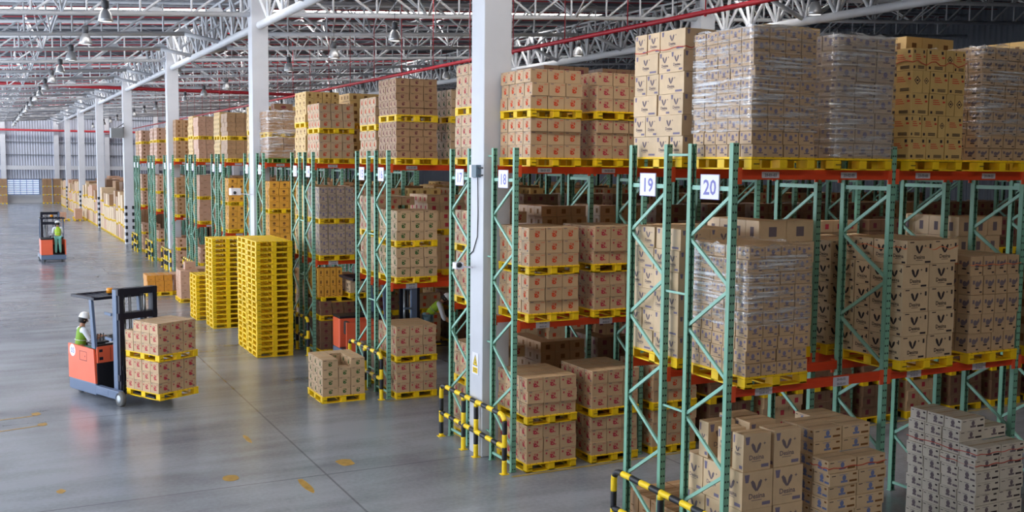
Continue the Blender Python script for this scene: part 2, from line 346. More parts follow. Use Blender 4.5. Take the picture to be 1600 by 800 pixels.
def carton_into(mb,kind,x,y,z,w,d,h,full=True,base=0):
    """one carton with its prints; base = first material slot used"""
    nm,look,cm,i1,i2,des,dot=KIND[kind]
    g=.007; x0,y0,x1,y1=x+g,y+g,x+w-g,y+d-g; z1=z+h-.004
    mb.box(x0,y0,z,x1,y1,z1,base)
    if not full: return
    W,D=x1-x0,y1-y0
    def rem(F,ww,m2=False):
        des(F,ww,h,3,dot,m2)
    rem(Face(mb,(x0,y0,z),(1,0,0),(0,0,1),(0,-1,0)),W)
    rem(Face(mb,(x0,y1,z),(0,-1,0),(0,0,1),(-1,0,0)),D,True)
    rem(Face(mb,(x1,y1,z),(-1,0,0),(0,0,1),(0,1,0)),W)
    rem(Face(mb,(x1,y0,z),(0,1,0),(0,0,1),(1,0,0)),D,True)
    T=Face(mb,(x0,y0,z1),(1,0,0),(0,1,0),(0,0,1))
    if W>=D: T.rect(0,D*.5-.002,W,D*.5+.002,1); T.rect(0,D*.5-.022,W,D*.5-.002,2); T.rect(0,D*.5+.002,W,D*.5+.022,2)
    else: T.rect(W*.5-.002,0,W*.5+.002,D,1); T.rect(W*.5-.022,0,W*.5-.002,D,2); T.rect(W*.5+.002,0,W*.5+.022,D,2)
def carton_mats(kind):
    nm,look,cm,i1,i2,des,dot=KIND[kind]; return [M[cm],M['i_dark'],M['tape'],M[i1],M[i2],M[i2]] if kind!='star' and kind!='desina' and kind!='blue' else [M[cm],M['i_dark'],M['tape'],M[i1],M['i_dark'] if kind!='star' else M['i_grey'],M[i2]]
PROTO={}
NC=0
def carton(kind,x,y,z,w,d,h,label,group,rz=0,jit=.007,parent_frame=None):
    """one carton object: x,y,z = low corner"""
    global NC; NC+=1
    key=(kind,round(w,3),round(d,3),round(h,3))
    if key not in PROTO:
        mb=MB(); carton_into(mb,kind,-w/2,-d/2,0,w,d,h); PROTO[key]=mb.mesh(KIND[kind][0],carton_mats(kind))
    o=bpy.data.objects.new(KIND[kind][0],PROTO[key]); COL.objects.link(o)
    c=Vector((x+w/2+random.uniform(-jit,jit)*.6,y+d/2+random.uniform(-jit,jit)*.6,z))
    r=rz+random.uniform(-1,1)*jit*.6
    if parent_frame is not None: c=parent_frame@c; r+=parent_frame.to_euler().z
    o.location=c; o.rotation_euler=(0,0,r)
    return tag(o,label,'cardboard box',group)
# ------------------------------------------------------------------ pallets
def pallet_mesh(matname):
    mb=MB(); W,D,H=.99,1.16,.15
    mb.box(0,0,H-.026,W,D,H,0)                     # deck
    for i in range(7):                             # rows of slots moulded in the deck (shade painted as dark strips)
        mb.box(.06+i*.13,.0,H-.03,.075+i*.13,D,H+.0015,1)
    bx=[(0,.115),(W/2-.06,W/2+.06),(W-.115,W)]; by=[(0,.14),(D/2-.07,D/2+.07),(D-.14,D)]
    for a,b in bx:
        for c,d in by: mb.box(a+.002,c+.002,.02,b-.002,d-.002,H-.03,0)
    for a,b in bx: mb.box(a+.001,0.001,0,b-.001,D-.001,.018,0)
    for c,d in by: mb.box(.001,c+.001,.001,W-.001,d-.001,.017,0)
    mb.box(-.004,-.004,H-.024,W+.004,D+.004,H-.008,0)
    for k in range(2):
        F=Face(mb,(0,0,0),(1,0,0),(0,0,1),(0,-1,0),.003); F.rect(.03,.06,.12,.075,1)
    return mb.mesh('pallet',[M[matname],M['palletdark']])
PM={'y':pallet_mesh('pallet'),'g':pallet_mesh('palletgreen')}
PALW,PALD,PALH=.99,1.16,.15
NP=0
def pallet(x,y,z,label,group='yellow pallets under the loads',c='y',rz=0,frame=None,name=None):
    global NP; NP+=1
    o=bpy.data.objects.new(name or ('yellow_pallet' if c=='y' else 'green_pallet'),PM[c]); COL.objects.link(o)
    p=Vector((x,y,z))
    if frame is not None: p=frame@p; rz+=frame.to_euler().z
    o.location=p; o.rotation_euler=(0,0,rz); return tag(o,label,'pallet',group)
# ------------------------------------------------------------------ rack rows
D_=.894; G=.444; GC=.946
PAIRY=[9.795,15.495,21.668,27.566,33.204,39.478,45.292,51.136,57.218,63.201]
def rows():
    r={}
    for n,y in enumerate(PAIRY):
        g=GC if n in(1,4,7) else G
        r[20-2*n]=(y,True); r[19-2*n]=(y+D_+g,False)
    return r
ROW=rows()
ZT=5.578; ZB2=5.142; ZB1=2.49; BH=.122; DK2=ZB2+BH; DK1=ZB1+BH; BAY=2.603
NB={20:4,19:5,18:7,17:7,16:7,15:7,14:7,13:7,12:6,11:6,10:6,9:6}
def frame_mb(): pass
PROTO_F={}
def make_frame():
    """upright frame: empty with posts, braces, foot plates; near post at y=0"""
    f=empty('upright_frame',(0,0,0))
    for k in range(2):
        mb=MB(); W,T=.084,.072
        # open C section: web on the aisle side plus two flanges and lips
        y0=0; y1=T
        if k==0: mb.box(0,0,0,W,.004,ZT,0)
        else: mb.box(0,T-.004,0,W,T,ZT,0)
        mb.box(0,0,0,.004,T,ZT,0); mb.box(W-.004,0,0,W,T,ZT,0)
        ly=(T-.004,T) if k==0 else (0,.004)
        mb.box(.004,ly[0],0,.024,ly[1],ZT,0); mb.box(W-.024,ly[0],0,W-.004,ly[1],ZT,0)
        mb.box(-.02,0,0,W+.02,T,.008,0)
        mb.build('post',M['post'],f,(0,0 if k==0 else D_-T,0))
    yn,yf=.06,D_-.06; x=.042
    mb=MB(); mb.bar((x,yn,5.03),(x,yf,5.03),.035,.055); mb.build('horizontal_brace',M['brace'],f)
    mb=MB(); mb.bar((x,yn,.14),(x,yf,.14),.035,.04); mb.build('horizontal_brace',M['brace'],f)
    z=5.03-.08; near=True
    while z>.7:
        z2=z-.575
        mb=MB(); a=(x,yn if near else yf,z); b=(x,yf if near else yn,z2+.05)
        mb.bar(a,b,.03,.042); mb.build('diagonal_brace',M['brace'],f); z=z2; near=not near
    return f
def label_plate(mb_lines, w,h):
    mb=MB(); mb.box(0,-.003,0,w,0,h,0)
    F=Face(mb,(0,-.003,0),(1,0,0),(0,0,1),(0,-1,0),.001)
    n=len(mb_lines)
    for i,t in enumerate(mb_lines): F.text(t,w/2,h*(n-i-.5)/n,h/n*.5,1,wmax=w*.9,bold=True)
    return mb.mesh('location_label',[M['label_plate'],M['label_ink']])
def make_row(num):
    y,near=ROW[num]; nb=NB.get(num,3)
    root=empty('pallet_rack',(0,y,0))
    lab='green and orange pallet rack row %d, its number plate reading %d'%(num,num) if num>=1 else ''
    tag(root,lab,'pallet rack','numbered pallet rack rows')
    for b in range(nb+1):
        if b==0 and num==20: f=make_frame(); PROTO_F['f']=f
        else: f=copy_tree(PROTO_F['f'])
        f.parent=root; f.location=(b*BAY,0,0)
    det=num>=7
    for lev,zb in ((0,ZB1),(1,ZB2)):
        for b in range(nb):
            for side in (0,1):
                yb=.012 if side==0 else D_-.062
                key=('beam',side)
                if key not in PROTO_F:
                    mb=MB(); L=BAY-.09
                    mb.box(0,0,0,L,.05,BH,0); mb.box(0,-.004,BH*.42,L,0,BH*.58,0)
                    for xe in (-.012,L-.05):
                        mb.box(xe,-.016 if side==0 else .05,-.055,xe+.062,0 if side==0 else .066,BH+.02,1)
                    PROTO_F[key]=mb.mesh('beam',[M['rail'],M['railcap']])
                o=bpy.data.objects.new('beam',PROTO_F[key]); COL.objects.link(o); o.parent=root; o.location=(b*BAY+.087,yb,zb)
                if side==0 and (b<2 or num>=19) and (near or num>=17):
                    for s in range(2):
                        slot=b*2+s+1
                        t=['%02d-%02d-03'%(num,slot)] if lev else ['%02d-%02d-02'%(num,slot),'%02d-%02d-01'%(num,slot)]
                        if num>=12:
                            me=label_plate(t,.27,.075 if lev else .12)
                            l=bpy.data.objects.new('location_label',me); COL.objects.link(l); l.parent=o; l.location=(.38+1.28*s-.02,-.005,.02 if lev else -.008)
                        else:
                            mb=MB(); mb.box(0,-.003,0,.27,0,.075,0); mb.build('location_label',M['label_plate'],o,(.38+1.28*s,-.005,.02))
    # number plate
    mb=MB(); w,h=.37,.31
    mb.box(-.012,0,0,0,w,h,0)
    F=Face(mb,(-.012,w,0),(0,-1,0),(0,0,1),(-1,0,0),.001)
    F.text(str(num),w/2,h*.5,h*.6,1,wmax=w*.8,bold=True)
    for a in (0.0,): 
        F.rect(0,0,w,.006,1); F.rect(0,h-.006,w,h,1); F.rect(0,0,.006,h,1); F.rect(w-.006,0,w,h,1)
    mb.build('number_plate',[M['plate'],M['sign_ink']],root,(.02,D_/2-w/2,4.89))
    # ties to the row behind
    if near:
        g=ROW[num-1][0]-y-D_
        for z in (5.44,3.66,2.13,.5):
            mb=MB(); mb.bar((.03,D_-.01,z),(.03,D_+g-.001,z),.02,.028); mb.build('row_tie',M['brace'],root)
    return root
for num in range(20,0,-1): make_row(num)
# ------------------------------------------------------------------ loads
STUFF=MB(); STUFF_M=[]; STUFF_IDX={}
def sidx(m):
    if m not in STUFF_IDX: STUFF_IDX[m]=len(STUFF_M); STUFF_M.append(M[m])
    return STUFF_IDX[m]
def stuff_carton(kind,x,y,z,w,d,h,fr=None,marks=True):
    nm,look,cm,i1,i2,des,dot=KIND[kind]; g=.004
    STUFF.box(x+g,y+g,z,x+w-g,y+d-g,z+h-.004,sidx(cm))
    if marks:
        mi=sidx(i1)
        F=Face(STUFF,(x,y+g,z),(1,0,0),(0,0,1),(0,-1,0),.002); F.rect(w*.36,h*.25,w*.64,h*.7,mi)
        F=Face(STUFF,(x+g,y+d,z),(0,-1,0),(0,0,1),(-1,0,0),.002); F.rect(d*.36,h*.25,d*.62,h*.7,mi)
SP=MB()
def stuff_pallet(x,y,z):
    me=PM['y']; W,D,H=PALW,PALD,PALH
    SP.box(x,y,z+H-.03,x+W,y+D,z+H,0)
    bx=[(0,.15),(W/2-.07,W/2+.07),(W-.15,W)]; by=[(0,.16),(D/2-.07,D/2+.07),(D-.16,D)]
    for a,b in bx:
        for c,d in by: SP.box(x+a,y+c,z,x+b,y+d,z+H-.03,0)
def block(kind,x0,y0,z0,nx,ny,nz,w,d,h,ref,ind=True,heights=None,mode='LF',frame=None,group=None,skip=(),jit=.008,rev=False):
    """a load of nx*ny*nz cartons; only its outer shell (aisle end, front face, top) is built"""
    look=KIND[kind][1]; group=group or (look+' cartons stacked on pallets')
    if ind and kind in ('x',): pass
    for i in range(nx):
        for j in range(ny):
            top=heights(i,j) if heights else nz
            for k in range(top):
                if (i,j,k) in skip: continue
                vis=(i==0 and 'L' in mode) or (j==0 and 'F' in mode) or (k==top-1 and 'T' in mode)
                if heights:
                    if i>0 and heights(i-1,j)<=k: vis=True
                    if j>0 and heights(i,j-1)<=k: vis=True
                if not vis: continue
                rr=random.Random(int(x0*977)+int(y0*131)+k*7+int(z0*53)); lx,ly=rr.uniform(-.016,.016),rr.uniform(-.016,.016)
                x,y,z=x0+i*w+lx,y0+j*d+ly,z0+k*h
                if not ind: stuff_carton(kind,x,y,z,w,d,h); continue
                if j==0 and 'F' in mode: pos='%s along front'%ordn(i+1)
                elif i==0: pos='%s along left'%ordn(j+1)
                else: pos='%s across %s deep'%(ordn(i+1),ordn(j+1))
                carton(kind,x,y,z,w,d,h,'%s carton, %s layer, %s, %s'%(look,ordn(k+1),pos,ref),group,0,jit,frame)
XS=lambda s: .165+1.3*s+ (0.003*(s//2))
def py0(num): return ROW[num][0]+D_/2-PALD/2
ORD=['end']+[ordn(i) for i in range(2,20)]
def slot(num,lev,s,kind,nx,ny,layers,h,ind=True,mode=None,pal='y',topz=False,frontoff=0):
    """layers: list of layer counts, one pallet under each"""
    z={0:0.0,1:DK1,2:DK2}[lev]; y=py0(num); x=XS(s)+(.06 if num==18 else 0)
    levn={0:'floor',1:'middle shelf',2:'top shelf'}[lev]
    for q,n in enumerate(layers):
        if len(layers)>1: half=['lower','upper','third'][q]
        else: half='full'
        ref='rack %d %s %s %s load'%(num,levn,half,ORD[s])
        if mode is None: md='LF'
        else: md=mode
        if z+n*h<5.3 and q==len(layers)-1 and ind: md+='T'
        look=KIND[kind][1]
        if ind: pallet(x,y,z,('green' if pal=='g' and q==0 else 'yellow')+' plastic pallet under the %s cartons, %s'%(look,ref),c='g' if pal=='g' and q==0 else 'y',rz=random.uniform(-.006,.006))
        else: stuff_pallet(x,y,z)
        z+=PALH
        w=(.985)/nx; d=(1.14)/ny
        block(kind,x+.003+random.uniform(-.008,.008),y+.01,z,nx,ny,n,w,d,h,ref,ind,mode=md)
        z+=n*h
    return z
# --- row 20 (nearest, faces the camera)
slot(20,2,0,'small',4,5,[10],.154); slot(20,2,1,'bluegrey',3,4,[8],.191); slot(20,2,3,'boot',4,5,[9],.17)
def haz_load():
    y=py0(20); x=XS(2); z=DK2
    pallet(x,y,z,'yellow plastic pallet under the warning-print cartons, rack 20 top shelf 3rd load'); z+=PALH
    pats=[[.32,.34,.34],[.22,.3,.14,.34],[.33,.33,.16,.18],[.2,.14,.34,.32],[.26,.35,.16,.23]]
    for k in range(5):
        xx=x
        for i,w in enumerate(pats[k]):
            w=w*.99; carton('haz',xx,y+.01,z,w,.34,.287,'warning-print carton, %s layer, %s along front, rack 20 top shelf 3rd load'%(ordn(k+1),ordn(i+1)),'warning-print cartons stacked on pallets',jit=.008); xx+=w
        yy=y+.35
        for j in range(3):
            carton('haz',x,yy,z,.34,.265,.287,'warning-print carton, %s layer, %s along left, rack 20 top shelf 3rd load'%(ordn(k+1),ordn(j+2)),'warning-print cartons stacked on pallets',jit=.006); yy+=.265
        z+=.287
haz_load()
slot(20,1,0,'small',4,5,[10],.158)
slot(20,1,2,'desina',2,4,[5],.318,mode='LF'); slot(20,1,3,'boot',4,5,[5],.268,mode='LF')
def star_floor():
    y=py0(20)+.0; x=.18; g='sprig-print cartons stacked on pallets'
    pallet(x,y,0,'yellow plastic pallet under the sprig-print cartons, rack 20 floor end load')
    h=.475
    for k in range(3):
        ys=[.42,.36,.36] if k%2==0 else [.36,.36,.42]
        yy=y+.01
        for j,d in enumerate(ys):
            carton('star',x,yy,PALH+k*h,.49,d,h,'sprig-print carton, %s layer, %s along left, rack 20 floor end load'%(ordn(k+1),ordn(j+1)),g); 
            carton('star',x+.495,yy,PALH+k*h,.49,d,h,'sprig-print carton, %s layer, 2nd across %s deep, rack 20 floor end load'%(ordn(k+1),ordn(j+1)),g); yy+=d
    z=PALH+3*h
    for q,(xx,yy,w,d) in enumerate([(x+.02,y+.03,.44,.22),(x+.02,y+.34,.3,.2),(x+.02,y+.72,.44,.2),(x+.5,y+.03,.44,.3),(x+.5,y+.5,.44,.3),(x+.5,y+.84,.44,.28)]):
        carton('star',xx,yy,z,w,d,h*.98,'sprig-print carton on the stepped top layer, %s from the camera, rack 20 floor end load'%ordn(q+1),g)
star_floor()
def blue_floor():
    x=1.345; y=9.43; g='blue-print cartons stacked on pallets'
    pallet(x,y+.05,0,'yellow plastic pallet under the blue-print cartons, rack 20 floor 2nd load')
    hs={0:9,1:11,2:11,3:10}
    block('blue',x,y,PALH,2,4,11,.49,.3,.166,'rack 20 floor 2nd load',True,heights=lambda i,j:{0:9,1:11,2:11,3:10 if i==0 else 11}[j],mode='LFT',jit=.007)
blue_floor()
def white_floor():
    x=4.08; y=9.46
    pallet(x,y+.05,0,'yellow plastic pallet under the grey-white cartons, rack 20 floor 4th load')
    block('white',x,y,PALH,2,4,10,.49,.3,.166,'rack 20 floor 4th load',True,heights=lambda i,j:8 if j==0 else (10 if i==0 else 9),mode='LFT',jit=.006)
white_floor()
slot(20,1,4,'plain',3,4,[5],.25,ind=False)
# --- row 19
def star_top(z0,n,h,num,lev,levn):
    y=py0(num)+.01; x=.13; g='sprig-print cartons stacked on pallets'
    pallet(XS(0)-.03,py0(num),{2:DK2,1:DK1}[lev],'yellow plastic pallet under the sprig-print cartons, rack %d %s end load'%(num,levn))
    for k in range(n):
        a=[.29,.29,.56] if k%2==0 else [.56,.29,.29]
        yy=y
        for j,d in enumerate(a):
            carton('star',x+random.uniform(0,.02),yy,z0+k*h,.49,d,h,'sprig-print carton, %s layer, %s along left, rack %d %s end load'%(ordn(k+1),ordn(j+1),num,levn),g,jit=.006)
            if j==0 or (k==n-1 and lev==1): carton('star',x+.5,yy,z0+k*h,.49,d,h,'sprig-print carton, %s layer, 2nd across %s deep, rack %d %s end load'%(ordn(k+1),ordn(j+1),num,levn),g,jit=.006)
            yy+=d
star_top(DK2+PALH,6,.277,19,2,'top shelf'); star_top(DK1+PALH,6,.285,19,1,'middle shelf')
slot(19,0,0,'plain',3,4,[2],.27); 
slot(19,1,1,'desina',2,4,[6],.3,ind=False); slot(19,1,2,'desina',3,4,[5],.3,mode='LFT',ind=True); slot(19,1,3,'desina',3,4,[5],.3,ind=False); slot(19,1,4,'desina',3,4,[6],.3,ind=False)
for s in (1,2,3,4): slot(19,2,s,'yellow',3,4,[6],.27+.03*(s%2),ind=False)
slot(19,2,5,'yellow',3,4,[7],.27,ind=False)
# --- row 18
slot(18,2,0,'obird',3,4,[3,3],.222); slot(18,2,1,'cbird',3,4,[3,3],.222); slot(18,1,0,'obird',3,4,[3,3],.22); slot(18,1,1,'cbird',3,4,[3,3],.22)
slot(18,0,0,'cbird',3,4,[3,3],.225); slot(18,0,1,'cbird',3,4,[3,3],.228); slot(18,0,2,'obird',3,4,[3,3],.225,ind=True)
for s in range(2,14):
    for lev in (0,1,2):
        if lev==0 and s==2: continue
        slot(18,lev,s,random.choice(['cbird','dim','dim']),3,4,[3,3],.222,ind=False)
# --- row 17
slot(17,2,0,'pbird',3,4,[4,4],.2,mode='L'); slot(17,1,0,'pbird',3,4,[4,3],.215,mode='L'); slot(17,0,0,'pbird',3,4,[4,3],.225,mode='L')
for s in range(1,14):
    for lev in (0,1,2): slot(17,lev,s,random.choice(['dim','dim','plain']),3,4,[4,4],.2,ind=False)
# --- row 16
slot(16,2,0,'mbird',3,5,[5,5],.16); slot(16,1,0,'gbird',3,4,[3,3],.222); slot(16,0,0,'cbird',3,4,[3,3],.225)
slot(16,2,1,'gbird',3,4,[4,3],.2,ind=True)
for s in range(2,14):
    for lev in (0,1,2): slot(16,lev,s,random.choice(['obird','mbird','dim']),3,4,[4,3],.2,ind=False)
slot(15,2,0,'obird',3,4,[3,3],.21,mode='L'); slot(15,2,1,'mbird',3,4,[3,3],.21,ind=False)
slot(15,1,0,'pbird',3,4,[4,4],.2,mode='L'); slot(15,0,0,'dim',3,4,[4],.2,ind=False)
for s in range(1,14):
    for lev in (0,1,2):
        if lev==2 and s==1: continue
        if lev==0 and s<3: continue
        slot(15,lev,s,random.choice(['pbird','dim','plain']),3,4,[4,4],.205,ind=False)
# --- row 14 / 13
slot(14,2,0,'obird',3,4,[3,3],.222); slot(14,1,0,'bluegrey',4,4,[4,4],.215)
slot(14,0,0,'dim',3,4,[4,2],.2); slot(13,2,0,'yellow',4,3,[4,4],.215,mode='LF'); slot(13,1,0,'yellow',3,3,[4,4],.215,mode='L'); slot(13,0,0,'plain',3,3,[4,3],.22,mode='L')
block('gold',XS(0)-.04,py0(14)+.05,1.6,4,3,3,.175,.32,.27,'rack 14 floor topmost end load',True,mode='LF')
pallet(XS(0)+.05,py0(14)+.0,1.46,'yellow plastic pallet under the golden cartons, rack 14 floor end load')
pallet(.92,27.16,1.57,'yellow plastic pallet under two tall tan cartons behind the hidden truck')
for q in range(2):
    for u in range(2): carton('desina',.93+q*.49,27.17+u*.5,1.72,.48,.49,.33,'tall tan carton above the hidden truck, %s row, %s deep'%(ordn(q+1),ordn(u+1)),'tan cartons above the hidden truck')
for s in range(1,14):
    for lev in (0,1,2):
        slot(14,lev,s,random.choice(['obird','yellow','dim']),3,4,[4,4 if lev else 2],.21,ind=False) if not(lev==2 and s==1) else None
        slot(13,lev,s,random.choice(['yellow','plain']),3,4,[4,4],.215,ind=False)
# --- rows 12 .. 1
slot(12,2,0,'plain',2,3,[3,3],.225,pal='g'); slot(12,1,0,'gold',3,4,[4,4],.22); slot(12,0,0,'plain',3,3,[4,3],.22,ind=False)
slot(11,2,0,'yellow',3,4,[4,4],.2,ind=False); slot(11,1,0,'plain',3,4,[4,3],.2,ind=False)
slot(10,2,0,'plain',3,4,[4,5],.17,mode='LF'); slot(10,1,0,'gold',3,3,[4,4],.22); slot(10,0,0,'pink',3,3,[3],.25,mode='LF')
slot(9,2,0,'yellow',3,4,[4,5],.18,ind=False); slot(9,1,0,'plain',3,3,[4,3],.22,ind=False)
slot(8,2,0,'pink',3,4,[4,4],.2,mode='LF'); slot(8,1,0,'pink',2,3,[3,3],.3,mode='LF'); slot(8,0,0,'pink',3,3,[3,3],.22,ind=False)
for num in (7,6,5,4,3,2,1):
    k={7:'yellow',6:'plain',5:'yellow',4:'pink',3:'pink',2:'pink',1:'plain'}[num]
    slot(num,2,0,k,3,3,[4,3 if num<5 else 4],.21,ind=False); slot(num,1,0,k,3,3,[4,4],.2,ind=False); slot(num,0,0,'pink',3,3,[4,2],.22,ind=False)
for num in range(12,0,-1):
    for s in range(1,12 if num>8 else 6):
        for lev in ((0,1,2) if s>5 else (1,2)): slot(num,lev,s,'yellow' if num in(11,9,7) else 'plain',2,3,[3,3],.25+.02*(s%2),ind=False)
# ------------------------------------------------------------------ stretch film
def film(x,y,z0,z1,w,d,label,tops=True):
    mb=MB(); r=random.Random(int(z0*100)+int(x*10)); nx,ny,nz=10,12,24
    per=[]
    for i in range(nx): per.append((i/nx*w,0,0,-1))
    for j in range(ny): per.append((w,j/ny*d,1,0))
    for i in range(nx): per.append((w-i/nx*w,d,0,1))
    for j in range(ny): per.append((0,d-j/ny*d,-1,0))
    n=len(per); vs=[]
    for k in range(nz+1):
        for (px,py,nx_,ny_) in per:
            o=.006+r.uniform(0,.009); vs.append((px+nx_*o,py+ny_*o,(z1-z0)*k/nz+(r.uniform(-.03,.03) if k in(0,nz) else 0)))
    fs=[(k*n+i,k*n+(i+1)%n,(k+1)*n+(i+1)%n,(k+1)*n+i) for k in range(nz) for i in range(n)]
    mb.add(vs,fs,0,None,True)
    o=mb.build('stretch_wrap',M['film'],None,(x,y,z0)); return tag(o,label,'stretch wrap','stretch film round the loads')
y20=py0(20)
film(XS(0)-.01,y20-.005,5.72,6.97,1.0,1.165,'clear stretch film round the small dense-print cartons atop rack 20 end')
film(XS(1)-.01,y20-.005,5.46,6.95,1.0,1.165,'clear stretch film round the grey blue-mark cartons, second load atop rack 20')
film(XS(3)-.01,y20-.005,5.75,6.96,1.0,1.165,'clear stretch film round the dark-print cartons, fourth load atop rack 20')
film(XS(0)-.01,y20-.005,3.35,4.36,1.0,1.165,'clear stretch film round the grey blue-mark cartons on the middle shelf of rack 20')
film(XS(0)-.01,py0(12)-.005,5.45,6.95,1.0,1.165,'clear stretch film round plain brown cartons above rack 12')
def strap(x,y,z,w,d,m,label,sag=.02):
    mb=MB(); o=.006; pts=[]
    for i in range(13): pts.append((x-o+(w+2*o)*i/12,y-o,z+sag*math.sin(i*1.7)))
    a=list(pts)
    left=[(x-o,y-o+(d+2*o)*i/10,z+sag*math.sin(i*1.3)) for i in range(11)]
    mb.tube(left[::-1]+a[1:],.006,5)
    tag(mb.build('packing_strap',M[m]),label,'strap','straps tied round the loads')
strap(XS(2),y20+.01,6.66,.99,1.13,'strap_red','red strap round the top layer of warning-print cartons atop rack 20',.03)
strap(XS(2),y20+.01,4.24,.985,1.13,'strap_orange','orange twine round the top sprig-and-name cartons on the middle shelf',.025)
strap(XS(3),y20+.01,3.98,.985,1.13,'strap_orange','orange twine round the top dark-print cartons on the middle shelf',.01)
strap(1.345,9.43,1.54,.98,.32,'strap_red','red strap round the front blue-print cartons on the floor',.01)
strap(4.08,9.46,1.38,.98,1.2,'strap_red','red strap round the upper grey-white cartons on the floor',.01)
strap(4.08,9.46,1.22,.98,.6,'strap_red','lower red strap round the grey-white cartons on the floor',.01)
strap(.135,py0(19)+.02,6.83,.5,1.1,'strap_red','red strap round the top layer of sprig-print cartons atop rack 19',.012)
# ------------------------------------------------------------------ aisle-side floor loads and pallet stacks
def pal_stack(x,y,n,which):
    for k in range(n):
        pallet(x+random.uniform(-.006,.006),y+random.uniform(-.006,.006),k*.1505,'empty yellow pallet, %s from the floor in the %s'%(ordn(k+1),which),'empty yellow pallets in the stacks',name='stacked_pallet')
pal_stack(-1.5,27.75,21,'tall stack nearest the camera'); pal_stack(-1.5,28.95,21,'tall stack behind the nearest one')
pal_stack(-1.62,33.2,19,'stack behind the tall pair'); pal_stack(-1.78,35.2,10,'shortest stack left of the others')
pallet(-1.47,21.8,0,'yellow pallet on the open floor under the green-bird cartons beside rack 16')
def green_block():
    x,y,z=-1.46,21.81,PALH; g='green-bird cartons stacked on pallets'; ws=[.37,.28,.33]
    for k in range(4):
        xx=x
        for i,w in enumerate(ws):
            if not (i==1 and k==3): carton('gbird',xx,y,z+k*.205,w,.36,.205,'green-bird carton, %s layer, %s along front, open-floor pallet beside rack 16'%(ordn(k+1),ordn(i+1)),g)
            xx+=w
        for j in range(2):
            carton('gbird',x,y+.37+j*.38,z+k*.205,.37,.38,.205,'green-bird carton, %s layer, %s along left, open-floor pallet beside rack 16'%(ordn(k+1),ordn(j+2)),g)
            if k>1: carton('gbird',x+.65,y+.37+j*.38,z+k*.205,.33,.38,.205,'green-bird carton, %s layer, 3rd across %s deep, open-floor pallet beside rack 16'%(ordn(k+1),ordn(j+2)),g)
    for k in (2,3):
        carton('gbird',x+.37,y+.75,z+k*.205,.28,.38,.205,'green-bird carton, %s layer behind the gap, open-floor pallet beside rack 16'%ordn(k+1),g)
green_block()
pallet(-2.42,42.3,0,'yellow pallet on the floor under the ochre cartons near the far truck aisle'); pallet(-1.38,42.5,0,'yellow pallet on the floor under pinkish cartons right of the ochre cartons')
block('ochre',-2.4,42.31,PALH,3,3,3,.32,.37,.22,'floor pallet beyond the stacks',True,mode='LFT')
block('pink',-1.36,42.52,PALH,2,3,3,.3,.37,.22,'floor pallet behind ochre ones',True,mode='LFT')
pallet(-1.55,39.8,0,'yellow pallet on the floor under the taller pinkish carton stack')
block('pink',-1.53,39.82,PALH,2,3,4,.33,.36,.265,'tall floor pallet beyond pallet stacks',True,mode='LFT')
carton('pink',-1.3,40.2,1.21,.4,.4,.28,'single pinkish carton lying on top of the tall floor pallet stack','plain pinkish cartons stacked on pallets')
pallet(-.8,40.9,0,'yellow pallet on the floor under the pinkish cartons beside rack 9')
block('pink',-.78,40.92,PALH,2,3,4,.33,.36,.25,'floor pallet beside rack 9',True,mode='LFT')
# block-stacked goods further down the hall
for n,yy in enumerate([70.2+1.33*i for i in range(47)]):
    if abs((yy-87.2+.6))<.9 or abs(yy-104.8+.6)<.9 or abs(yy-122.4+.6)<.9: continue
    hh=random.choice([.8,.86,.92]); top=random.choice([2,3,3,3,3])
    for q in range(top):
        stuff_pallet(-.0,yy,q*(hh+PALH))
        kd=random.choice(['star','pink','plain','star','blue'])
        for i in range(2):
            for j in range(3):
                for k in range(3): stuff_carton(kd,i*.49,yy+.02+j*.37,q*(hh+PALH)+PALH+k*hh/3,.49,.37,hh/3,marks=False)
for a in range(2,16):
    for b in range(0,24):
        hh=2.6+random.choice([0,.25,.5,.8]) ; kd=random.choice(['plain','pink','dim'])
        y_=71+b*2.7
        if a<4 and min(abs(y_-87),abs(y_-104.8),abs(y_-122.4))<2.6: continue
        for k in range(3): stuff_carton(kd,a*1.35,y_,k*hh/3,1.25,2.5,hh/3,marks=False)
for (x,y) in ((-1.75,136.6),(-.55,136.8),(-6.6,136.2),(-7.8,136.2)):
    for q in range(3):
        stuff_pallet(x,y,q*1.0)
        for i in range(2):
            for j in range(2): stuff_carton('plain',x+i*.5,y+j*.57,q*1.0+PALH,.49,.56,.84,marks=False)
for q,(x,y,n) in enumerate([(-2.4,97.6,2),(-1.1,97.6,3),(-.9,101,2)]):
    stuff_pallet(x,y,0)
    for k in range(n): stuff_carton('pink',x+.1,y+.1,PALH+k*.3,.6,.8,.3,marks=False)
tag(STUFF.build('background_cartons',STUFF_M),'masses of brown cartons stacked deep inside the racks and far down the hall','cardboard boxes',None,'stuff')
tag(SP.build('background_pallets',[M['pallet']]),'yellow pallets under the far and deep cartons','pallets',None,'stuff')
